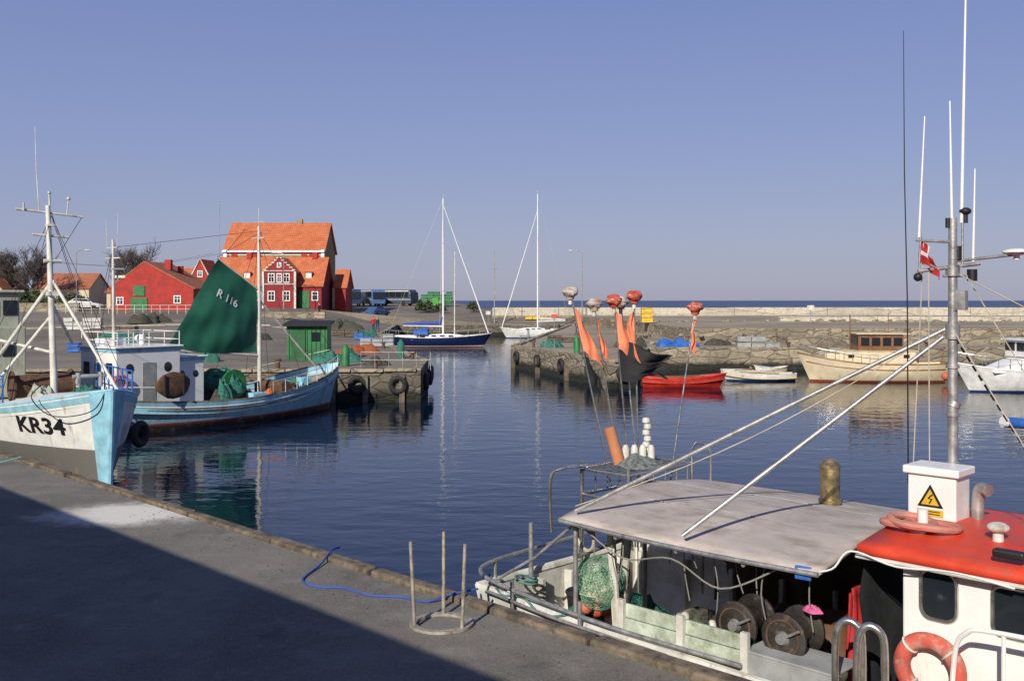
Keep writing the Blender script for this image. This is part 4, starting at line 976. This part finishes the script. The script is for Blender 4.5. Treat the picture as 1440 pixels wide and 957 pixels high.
def wins(e, lst, y, fm=m_white, gm=m_glass, name='windows'):
    f = G(); g = G(); b = G()
    for (x, z, w_, h_) in lst:
        g.box((x, y-.03, z), (w_, .05, h_))
        for dx in (-w_/2, w_/2): f.box((x+dx, y-.06, z), (.12, .1, h_+.12))
        for dz in (-h_/2, h_/2): f.box((x, y-.055, z+dz), (w_-.12, .09, .12))
        b.box((x, y-.07, z+h_*.12), (w_-.12, .05, .06)); b.box((x, y-.075, z), (.07, .05, h_-.12))
    g.make(name, gm, e); f.make('frames', fm, e); b.make('glazing_bars', fm, e)
e = gable('harbour_warehouse', -43.3, -28.4, 150, 160, 12.6, 17.0, 'x', m_tan, m_tile, over=.3)
g = G(); g.box((-35.9, 149.93, 11.85), (14.9, .1, .12)); g.box((-43.2, 149.9, 8.6), (.5, .2, 8)); g.box((-28.5, 149.9, 8.6), (.5, .2, 8)); g.box((-35.9, 149.6, 12.35), (15.4, .12, .28))
g.make('white_trim', m_white, e)
g = G()
for x in (-41.8, -31.3): g.box((x, 149.9, 11.9), (.9, .12, .9))
for x in (-38.5, -29.8): g.box((x, 149.9, 11.9), (1.5, .1, .8))
g.make('hatches', m_brickr, e)
g = G(); g.box((-33, 155, 17.15), (.8, .8, .9)); g.make('chimney', m_tan, e)
e = gable('customs_house', -42.0, -26.8, 140, 148.5, 7.2, 11.2, 'x', m_brickr2, m_tile, over=.3)
gable('customs_house', -34.6, -30.2, 138.6, 144, 9.1, 11.0, 'y', m_brickr2, m_tile, e=e, over=.12)
g = G(); g.box((-34.62, 138.5, 6.4), (.28, .2, 5.2)); g.box((-30.18, 138.5, 6.4), (.28, .2, 5.2))
for s_, x0 in ((1, -34.6), (-1, -30.2)):
    for i in range(6):
        g.box((x0+s_*(.18+i*.38), 138.52, 9.25+i*.33), (.42, .16, .14))
g.box((-32.4, 138.5, 7.25), (4.2, .08, .12)); g.box((-32.4, 138.5, 9.1), (4.2, .08, .1))
g.make('gable_trim', m_whited, e)
wins(e, [(-33.5, 5.6, .9, 1.3), (-31.4, 5.6, .9, 1.3), (-33.5, 8.1, .8, 1.2), (-32.4, 8.1, .6, 1.2), (-31.4, 8.1, .8, 1.2), (-32.4, 9.9, .5, .6)], 138.6)
wins(e, [(-41, 5.6, .9, 1.2), (-39.2, 5.6, .9, 1.2), (-37.4, 5.6, .9, 1.2), (-35.7, 5.6, .8, 1.2), (-27.7, 5.6, .8, 1.2)], 140)
g = G(); g.box((-29.2, 139.93, 5.1), (1.5, .12, 2.4)); g.make('green_door', m_green, e)
g = G()
for x in (-40, -37.5, -28.8):
    g.box((x, 141.6, 8.5), (1.0, 1.2, 1.0))
g.make('dormers', m_brickr2, e)
g = G()
for x in (-40, -37.5, -28.8): g.box((x, 140.97, 8.5), (.8, .05, .7))
g.make('dormer_windows', m_white, e)
g = G(); g.box((-38, 144.2, 11.3), (.7, .7, 1.2)); g.box((-28.5, 144.2, 11.3), (.7, .7, 1.2)); g.make('chimneys', m_brickr, e)
gable('small_outbuilding', -26.0, -24.4, 146, 152, 7.0, 9.6, 'x', m_brickr, m_tile)
e = gable('red_harbour_house', -50.4, -40.0, 125, 135, 6.6, 9.9, 'y', m_brickr, m_tile2, apex=-46.2)
g = G(); g.box((-46.8, 124.93, 6.2), (1.4, .12, 1.3)); g.box((-46.8, 124.93, 4.5), (2.1, .12, 1.6)); g.make('green_doors', m_green, e)
wins(e, [(-49.2, 4.9, .8, .9), (-42, 5.1, .8, .9)], 125)
g = G(); g.box((-44.5, 129, 9.6), (.8, .8, 1.3)); g.box((-43.6, 131, 9), (.6, .6, 1)); g.make('chimneys', m_brickr, e)
e = gable('orange_roof_house', -48, -40.4, 137, 144, 6.8, 9.5, 'x', m_brickr, m_tile); wins(e, [(-46, 5.4, .9, 1.1), (-43, 5.4, .9, 1.1)], 137)
e = gable('red_gable_house', -44.0, -41.2, 136, 142, 7.8, 10.6, 'y', m_brickr, m_tile, over=.1); wins(e, [(-42.6, 6.0, .7, 1.1), (-42.6, 8.6, .6, .8)], 136)
g = G(); g.tube([(-44.1, 135.9, 7.8), (-42.6, 135.9, 10.7), (-41.1, 135.9, 7.8)], .09, 4); g.make('barge_boards', m_white, e)
e = gable('cottage', -77, -68, 160, 168, 7.0, 9.4, 'x', m_cream, m_tile2); wins(e, [(-75, 5.4, 1, 1.1), (-72.5, 5.4, 1, 1.1), (-70, 5.4, 1, 1.1)], 160)
e = gable('cottage', -86, -79.5, 155, 164, 6.8, 9.8, 'y', m_cream, m_tile2); wins(e, [(-84, 5.6, 1, 1.1), (-81.5, 5.6, 1, 1.1)], 155)
e = gable('cottage', -66, -57, 175, 183, 7, 9.6, 'x', m_brickr, m_tile); wins(e, [(-64, 5.5, 1, 1.1), (-60, 5.5, 1, 1.1)], 175)
e = gable('cottage', -100, -90, 165, 175, 7, 10, 'x', m_tan, m_tile); wins(e, [(-97, 5.5, 1, 1.1), (-93, 5.5, 1, 1.1)], 165)
e = gable('cottage', -57, -51.5, 140, 148, 6.2, 7.9, 'x', m_cream, m_tile2); wins(e, [(-55.5, 5.1, .9, 1.0), (-53, 5.1, .9, 1.0)], 140)

e = E('green_harbour_hut', (-11.9, 58.5, 0), .06)
g = G(); g.box((0, 0, 2.55), (2.3, 2.0, 2.1)); g.make('walls', m_green, e)
g = G(); g.box((0, -.1, 3.66), (2.7, 2.5, .1), rot=Matrix.Rotation(.08, 3, 'X')); g.make('roof', m_dark, e)
g = G()
for i in range(9): g.box((-1.02+i*.255, -1.02, 2.55), (.03, .04, 2.05))
g.box((0, -1.03, 3.5), (2.3, .05, .12)); g.make('battens', M('dark_green', (.01, .07, .025), .6), e)
g = G(); g.box((.5, -1.03, 2.9), (.5, .06, .5)); g.make('window', m_glass, e); g = G(); g.box((-.5, -1.04, 2.4), (.8, .06, 1.75)); g.make('door', M('dark_green_door', (.015, .10, .03), .5), e)

# ------------------------------------------------------------------ vehicles
def bus(x, y, rz, col):
    e = E('coach', (x, y, zl(x, y)), rz); L, B, H = 9.5, 2.5, 3.0
    g = G(); prof = [(-L/2, .35), (L/2-.1, .35), (L/2, 1.0), (L/2-.15, 2.2), (L/2-.6, H), (-L/2+.25, H), (-L/2, H-.4)]
    n = len(prof); g.add([(p[0], -B/2, p[1]) for p in prof]+[(p[0], B/2, p[1]) for p in prof], [tuple(range(n)), tuple(range(n, 2*n))]+[(i, (i+1) % n, n+(i+1) % n, n+i) for i in range(n)])
    g.make('body', col, e, bev=.08)
    g = G()
    for sd in (1, -1):
        for i in range(6): g.box((-3.9+i*1.45, sd*(B/2+.005), 2.05), (1.35, .03, .95))
    g.box((-L/2-.01, 0, 2.1), (.04, 2.0, .9)); g.box((L/2-.02, 0, 1.85), (.12, 2.2, 1.3), rot=Matrix.Rotation(-.1, 3, 'Y')); g.make('windows', m_glass, e)
    g = G()
    for sd in (1, -1): g.box((-.2, sd*(B/2+.01), 2.75), (8.6, .03, .2)); g.box((0, sd*(B/2+.01), 1.15), (9.2, .03, .1))
    g.make('stripes', m_whited, e)
    g = G()
    for xx in (-2.8, 2.9):
        for sd in (1, -1): g.cyl((xx, sd*(B/2-.25), .48), (xx, sd*(B/2+.02), .48), .48, .48, 18)
    g.make('wheels', m_dark, e, True)
bus(-29.5, 184, -1.35, M('coach_navy', (.03, .05, .12), .3)); bus(-26.0, 186, -1.2, M('coach_blue', (.08, .16, .32), .3)); bus(-22.5, 190, -.5, M('coach_dark', (.06, .08, .12), .3))
def car(x, y, rz, col):
    e = E('parked_car', (x, y, zl(x, y)), rz); g = G(); prof = [(-2.1, .3), (2.1, .3), (2.15, .7), (1.2, .9), (.5, 1.42), (-1.1, 1.45), (-1.9, .95), (-2.15, .85)]
    n = len(prof); g.add([(p[0], -.82 if p[1] < 1 else -.65, p[1]) for p in prof]+[(p[0], .82 if p[1] < 1 else .65, p[1]) for p in prof], [tuple(range(n)), tuple(range(n, 2*n))]+[(i, (i+1) % n, n+(i+1) % n, n+i) for i in range(n)])
    g.make('body', col, e, bev=.05)
    g = G()
    for sd in (1, -1): g.add([(1.0, sd*.80, .95), (.45, sd*.70, 1.36), (-1.05, sd*.70, 1.38), (-1.6, sd*.80, .97)], [(0, 1, 2, 3)])
    g.add([(1.15, -.7, .95), (1.15, .7, .95), (.55, .6, 1.38), (.55, -.6, 1.38)], [(0, 1, 2, 3)]); g.make('windows', m_glass, e)
    g = G()
    for xx in (-1.3, 1.3):
        for sd in (1, -1): g.cyl((xx, sd*.62, .32), (xx, sd*.84, .32), .32, .32, 16)
    g.make('wheels', m_dark, e, True)
car(-20.5, 152, 1.1, M('car_blue', (.05, .1, .25), .3)); car(-55, 128, .2, M('car_white', (.6, .6, .6), .3))

# ------------------------------------------------------------------ quay clutter
def stack(name, x, y, nx_, nz, col, w_=.8, d=.6, h_=.35, z=None, gap=.05):
    z = zl(x, y) if z is None else z; e = E(name, (x, y, z+.02)); g = G(); f = G()
    for i in range(nx_):
        for j in range(max(1, nz-R.randint(0, 1))):
            g.box((i*(w_+gap), R.uniform(-.05, .05), j*(h_+.02)+h_/2), (w_, d, h_*.8), R.uniform(-.05, .05)); f.box((i*(w_+gap), 0, j*(h_+.02)+h_*.95), (w_*1.05, d*1.05, h_*.12))
    g.make('boxes', col, e, bev=.02); f.make('rims', col, e)
stack('green_fish_boxes', -16.2, 184, 5, 5, m_green, 1.1, 1.6, .5)
stack('green_fish_boxes', -15.0, 180, 3, 3, M('bright_green_plastic', (.06, .33, .05), .5), 1.1, 1.2, .5)
stack('yellow_crates', 13.8, 102, 1, 3, m_yellow, 1.1, 1.2, .5, z=2.67)
stack('yellow_crates', 2.5, 147, 3, 1, m_yellow, 1.0, 1.2, .5)
stack('blue_fish_boxes', -13.5, 88, 2, 2, m_blue, .8, .6, .3)
stack('fish_boxes', -11.0, 75, 3, 3, M('grey_plastic', (.3, .32, .33), .6), .8, .6, .3)
stack('fish_boxes', -22, 70, 3, 2, M('dull_yellow', (.35, .27, .08), .6), .8, .6, .3)
stack('wooden_pallets', -16.5, 95, 2, 5, m_wood, 1.2, 1.0, .15)
stack('wooden_pallets', 3.6, 84, 2, 3, m_wood, 1.2, 1.0, .16, z=1.5)
stack('crates', 17, 73.2, 3, 2, m_grey, 1, .8, .4, z=1.5)
stack('wooden_pallets', -34, 82, 3, 5, m_wood, 1.2, 1.0, .16)
stack('fish_boxes', -40, 90, 4, 3, M('white_plastic', (.5, .5, .47), .6), .8, .6, .35)
stack('blue_fish_boxes', -29, 66, 3, 2, m_blue, .8, .6, .3)
def gearpile(name, x, y, col, rr=1.0, z=None, n=5):
    z = zl(x, y) if z is None else z; g = G()
    for i in range(n): g.mound((x+R.gauss(0, rr*.6), y+R.gauss(0, rr*.4), z-.02), R.uniform(.6, 1.1)*rr, R.uniform(.5, .9)*rr, R.uniform(.5, 1.0)*rr, nr=6, na=18)
    g.make(name, col, None, True)
gearpile('net_pile', -9.2, 56.5, m_net, .8); gearpile('net_pile', -7.2, 54.0, m_nets, .6); gearpile('net_pile', -10.5, 66, M('orange_nets', (.3, .08, .03), .9, bump=1), .9)
gearpile('net_pile', -14.6, 98, m_net, 1.2); gearpile('net_pile', 4.6, 62, m_nets, .5, 1.5); gearpile('net_pile', 3.2, 74, m_net, .7, 1.5); gearpile('net_pile', 12.0, 73, m_blue, .9, 1.5); gearpile('net_pile', 24, 74.5, m_wood, .8, 1.5)
gearpile('net_pile', -30, 75, m_net, 1.2); gearpile('net_pile', -24, 62, m_nets, 1.0); gearpile('net_pile', -18, 57, m_net, .8); gearpile('net_pile', 8.5, 74, m_nets, .9, 1.5); gearpile('net_pile', 16, 78, m_nets, .8, 1.5); gearpile('net_pile', -19, 110, m_nets, 1.2)
gearpile('net_pile', -37, 100, m_nets, 1.4); gearpile('net_pile', -22, 84, m_nets, 1.2); gearpile('net_pile', -27, 96, m_net, 1.0)
def bottle(x, y, z, col):
    g = G(); g.tube([(x, y, z), (x, y, z+.9), (x, y, z+1.05), (x, y, z+1.15)], [.22, .22, .12, .06], 12); g.make('green_buoy', col, None, True)
bottle(-8.9, 53.2, 1.5, m_green); bottle(4.3, 66, 1.5, m_green); bottle(-6.7, 60, 1.5, m_net)
def tyre(x, y, z, ax): G().torus((x, y, z), ax, .34, .13, 22, 8).make('tyre_fender', m_dark, None, True)
for x in (-5.6, -7.6, -9.9): tyre(x, 48.85, .85, (0, 1, 0))
tyre(-4.35, 50.5, .9, (1, 0, 0)); tyre(-4.4, 53.5, .9, (1, 0, 0)); tyre(-4.55, 56, .9, (1, 0, 0))
for t in (.1, .35, .6, .85): tyre(-.1+5.6*t-.15, 75-19*t, .85, (-19, -5.6, 0))
tyre(6.3, 56.3, .85, (-.5, .9, 0))
g = G()
for x in (-12, -10.4, -8.8, -7.2, -5.4): g.box((x, 48.9, .3), (.26, .2, 2.0))
for t in (.05, .35, .65, .97): g.box((-.1+5.6*t-.1, 75-19*t, .3), (.28, .28, 2.1), .28)
g.make('timber_fender_piles', m_wood)
g = G()
for i in range(6): g.cyl((-7.6+i*.7, 50.1, 1.5), (-7.6+i*.7, 50.1, 2.4), .022)
g.cyl((-7.6, 50.1, 2.4), (-4.9, 50.1, 2.38), .018); g.cyl((-7.6, 50.1, 2.0), (-4.1, 50.1, 2.0), .018)
g.make('guard_rail', m_galv, None, True)
g = G()
for i in range(5): g.cyl((.6+i*.55, 73.5-i*1.9, 1.5), (.6+i*.55, 73.5-i*1.9, 2.4), .025)
g.cyl((.6, 73.5, 2.4), (2.8, 65.9, 2.4), .022); g.cyl((.6, 73.5, 2.0), (2.8, 65.9, 2.0), .022); g.make('pier_rail', m_galv, None, True)
g = G()
for p in ((-7, 51), (-12, 51), (-5.8, 58), (-9.3, 72), (1.6, 74), (4.9, 60), (20, 72), (30, 72), (40, 72)): g.cyl((*p, 1.5), (*p, 1.9), .13, .1, 12); g.cyl((*p, 1.9), (*p, 2.0), .19, .19, 12)
g.make('mooring_bollards', m_rust, None, True)
g = G()
for i in range(22):
    x = -54+i*1.0; z = zl(x, 116); g.cyl((x, 116, z-.1), (x, 116, z+1.0), .035, .035, 6)
for dz in (.55, 1.0): g.tube([(-54+i, 116, zl(-54+i, 116)+dz) for i in range(22)], .025, 6)
g.make('white_railing', m_whited)
g = G(); g.box((-66, 122, zl(-60, 120)+.5), (26, .4, 1.2)); g.box((-28, 112, zl(-28, 112)+.15), (14, .4, .7)); g.make('low_stone_wall', m_stoneL)
g = G(); x = -44
while x < -18: l = 2.5; g.box((x, 92+(x+44)*.4, zl(x, 92+(x+44)*.4)+.06), (l-.05, .25, .14), .38); x += l*.93
g.make('kerb', m_bw)
def lamp(x, y, z, h_, arm=-1.1):
    e = E('street_lamp', (x, y, z)); g = G(); g.cyl((0, 0, 0), (0, 0, h_*.25), .09, .08); g.tube(smooth_pts([(0, 0, h_*.25), (0, 0, h_*.9), (arm*.15, 0, h_*.98), (arm, 0, h_)], 5), .055, 8); g.make('post', m_galv, e, True)
    g = G(); g.sph((arm*1.2, 0, h_-.02), (.4, .16, .1), 12, 7); g.make('lantern', m_whited, e, True)
lamp(8.3, 118, 1.5, 9.4); lamp(-30.5, 133, zl(-30.5, 133), 7.5); lamp(-52.5, 120, zl(-52.5, 120), 7.5, 1.1)
g = G(); g.cyl((-2.5, 141.5, 1.5), (-2.5, 141.5, 12.0), .09, .05, 8); g.cyl((-3, 141.5, 9.5), (-2, 141.5, 9.5), .04); g.box((-2.5, 141.5, 6.0), (.3, .3, .5)); g.make('signal_mast', m_grey)
g = G(); g.cyl((-43.5, 148, 4), (-43.5, 148, 19.5), .07, .05, 8); g.cyl((-44, 148, 19.3), (-43, 148, 19.3), .04); g.make('flagpole', m_grey)
g = G(); g.tube([(-62, 120, zl(-62, 120)), (-62, 120, 11)], .12, 8); g.box((-62, 120, 10.5), (1.6, .1, .1)); g.make('telegraph_pole', m_wood)
g = G()
for dx in (-.6, .6): g.tube([(-62+dx+(19)*t, 120+25*t, 10.6+1.2*t-1.6*math.sin(pi*t)) for t in [i/14 for i in range(15)]], .02, 4)
g.make('overhead_wires', m_dark)
for (x, y, z, c) in ((5.0, 118, 1.5, m_orange), (-3.4, 142.5, 1.6, m_whited), (30, 100, 2.65, m_whited)):
    e = E('notice_sign', (x, y, z)); g = G(); g.cyl((0, 0, 0), (0, 0, 1.8), .04); g.make('post', m_galv, e); g = G(); g.box((0, -.05, 1.6), (.7, .06, .5)); g.make('panel', c, e, bev=.02)

# ------------------------------------------------------------------ people (far figures)
def person(x, y, z, rz, jacket, legs, step=.18):
    e = E('person', (x, y, z), rz)
    P = {'pel': (0, 0, .95), 'ch': (0, .0, 1.28), 'nk': (0, .01, 1.48), 'hd': (0, .02, 1.58), 'lh': (.1, 0, .9), 'rh': (-.1, 0, .9), 'lk': (.11, step*.6, .5), 'rk': (-.11, -step*.2, .5), 'la': (.11, step, .08), 'ra': (-.11, -step, .08), 'lt': (.12, step+.18, .04), 'rt': (-.12, -step+.18, .04),
         'ls': (.19, 0, 1.42), 'rs': (-.19, 0, 1.42), 'le': (.25, -.05, 1.15), 're': (-.25, .0, 1.15), 'lw': (.24, .08, .9), 'rw': (-.24, .12, .92)}
    rad = {'pel': .15, 'ch': .16, 'nk': .06, 'hd': .055, 'lh': .1, 'rh': .1, 'lk': .065, 'rk': .065, 'la': .045, 'ra': .045, 'lt': .04, 'rt': .04, 'ls': .07, 'rs': .07, 'le': .05, 're': .05, 'lw': .035, 'rw': .035}
    ed = [('pel', 'ch'), ('ch', 'nk'), ('nk', 'hd'), ('pel', 'lh'), ('pel', 'rh'), ('lh', 'lk'), ('rh', 'rk'), ('lk', 'la'), ('rk', 'ra'), ('la', 'lt'), ('ra', 'rt'), ('ch', 'ls'), ('ch', 'rs'), ('ls', 'le'), ('rs', 're'), ('le', 'lw'), ('re', 'rw')]
    ks = list(P); me = bpy.data.meshes.new('b'); me.from_pydata([P[q_] for q_ in ks], [(ks.index(a_), ks.index(b_)) for a_, b_ in ed], [])
    ob = bpy.data.objects.new('b', me); sc.collection.objects.link(ob); ob.modifiers.new('s', 'SKIN'); ob.modifiers.new('u', 'SUBSURF').levels = 1
    for i, q_ in enumerate(ks): me.skin_vertices[0].data[i].radius = (rad[q_], rad[q_]*.8 if q_ in ('ch', 'pel') else rad[q_]); me.skin_vertices[0].data[i].use_root = q_ == 'pel'
    bpy.context.view_layer.update(); m2 = bpy.data.meshes.new_from_object(ob.evaluated_get(bpy.context.evaluated_depsgraph_get())); bpy.data.objects.remove(ob)
    m2.materials.clear()
    for mm in (jacket, legs, m_skin, m_dark): m2.materials.append(mm)
    for p in m2.polygons:
        c = p.center; p.material_index = 3 if c.z < .1 else (2 if c.z > 1.47 or (abs(c.x) > .2 and c.z < .93) else (1 if c.z < .92 and abs(c.x) < .2 else 0)); p.use_smooth = True
    b = bpy.data.objects.new('body', m2); sc.collection.objects.link(b); b.parent = e
    g = G(); g.sph((0, .03, 1.66), (.075, .095, .115), 12, 9); g.sph((0, .125, 1.65), (.015, .02, .02), 6, 4); g.make('head', m_skin, e, True)
    g = G(); g.sph((0, .0, 1.69), (.085, .1, .1), 12, 8, zmin=-.2); g.make('hair', m_wood, e, True)
person(-14.6, 108, 1.5, 2.6, m_jacket, m_jean); person(-15.2, 109, 1.5, .4, m_redcl, m_jean); person(-24, 124, zl(-24, 124), 1.2, m_jacket, m_dark); person(6.5, 100, 1.5, 1.0, m_redb, m_jean)

# ------------------------------------------------------------------ trees
def baretree(x, y, H, Wd, seed):
    rr = random.Random(seed); z = zl(x, y); segs = []
    def br(p, d, l, lev):
        pts = [p]; q_ = p
        for i in range(3):
            d = (d+Vector((rr.gauss(0, .16), rr.gauss(0, .16), rr.gauss(0, .08)+.07))).normalized(); q_ = q_+d*l/3; pts.append(q_)
        segs.append((pts, lev))
        if lev < 5:
            for i in range(5 if lev in (0, 4) else 4):
                t = rr.choice(pts[1:]) if lev else rr.choice(pts[2:]); nd = (d*.6+Vector((rr.gauss(0, .7), rr.gauss(0, .7), rr.uniform(-.05, .65)))).normalized()
                br(t, nd, l*rr.uniform(.62, .85), lev+1)
    br(Vector((0, 0, 0)), Vector((0, 0, 1)), 3., 0)
    zm = max(p.z for s_, _ in segs for p in s_); wm = max(abs(p.x) for s_, _ in segs for p in s_)
    kz, kx = H/zm, Wd/2/wm; rad = (.26, .15, .085, .05, .034, .024)
    g = G(); tw = G()
    for pts, lev in segs:
        P_ = [Vector((p.x*kx, p.y*kx, p.z*kz)) for p in pts]; r_ = rad[lev]
        (g if lev < 3 else tw).tube(P_, [r_, r_*.85, r_*.75, r_*.6], 6 if lev < 2 else 3)
    e = E('bare_tree', (x, y, z-.1)); g.make('trunk_and_limbs', m_bark, e); tw.make('twigs', m_bark, e)
baretree(-59.0, 153, 11.0, 10.0, 3); baretree(-73, 154, 10.2, 9.5, 5); baretree(-79.5, 158, 9.8, 9, 9); baretree(-67.5, 176, 9.0, 8, 12); baretree(-88, 152, 10, 9, 21)
def bush(name, lst):
    g = G()
    for (x, y, z, sx, sy, sz, n) in lst:
        for i in range(n):
            th, ph, q_ = R.uniform(0, pi), R.uniform(0, 2*pi), R.random()**.4
            c = Vector((x+sx*q_*math.sin(th)*math.cos(ph), y+sy*q_*math.sin(th)*math.sin(ph), z+sz*abs(q_*math.cos(th))))
            u = Vector((R.gauss(0, 1), R.gauss(0, 1), R.gauss(0, 1))).normalized()*R.uniform(.12, .3); v = u.orthogonal().normalized()*u.length*.7
            g.add([c-u, c+v, c+u, c-v], [(0, 1, 2, 3)])
    g.make(name, m_leaf)
bush('hedge', [(-66+R.uniform(-14, 9), 134+R.uniform(-3, 3), 3.8, R.uniform(1.5, 3), 2, R.uniform(1.3, 2.6), 420) for _ in range(13)])
bush('shrubs', [(-9+R.uniform(-7, 4), 165+R.uniform(-4, 4), 3.4, R.uniform(.8, 1.8), 1.2, R.uniform(.8, 1.8), 220) for _ in range(6)])
bush('distant_trees', [(-180+i*9+R.uniform(-3, 3), 330+R.uniform(-30, 30), 3.8, R.uniform(5, 9), 4, R.uniform(3, 7), 500) for i in range(14)])
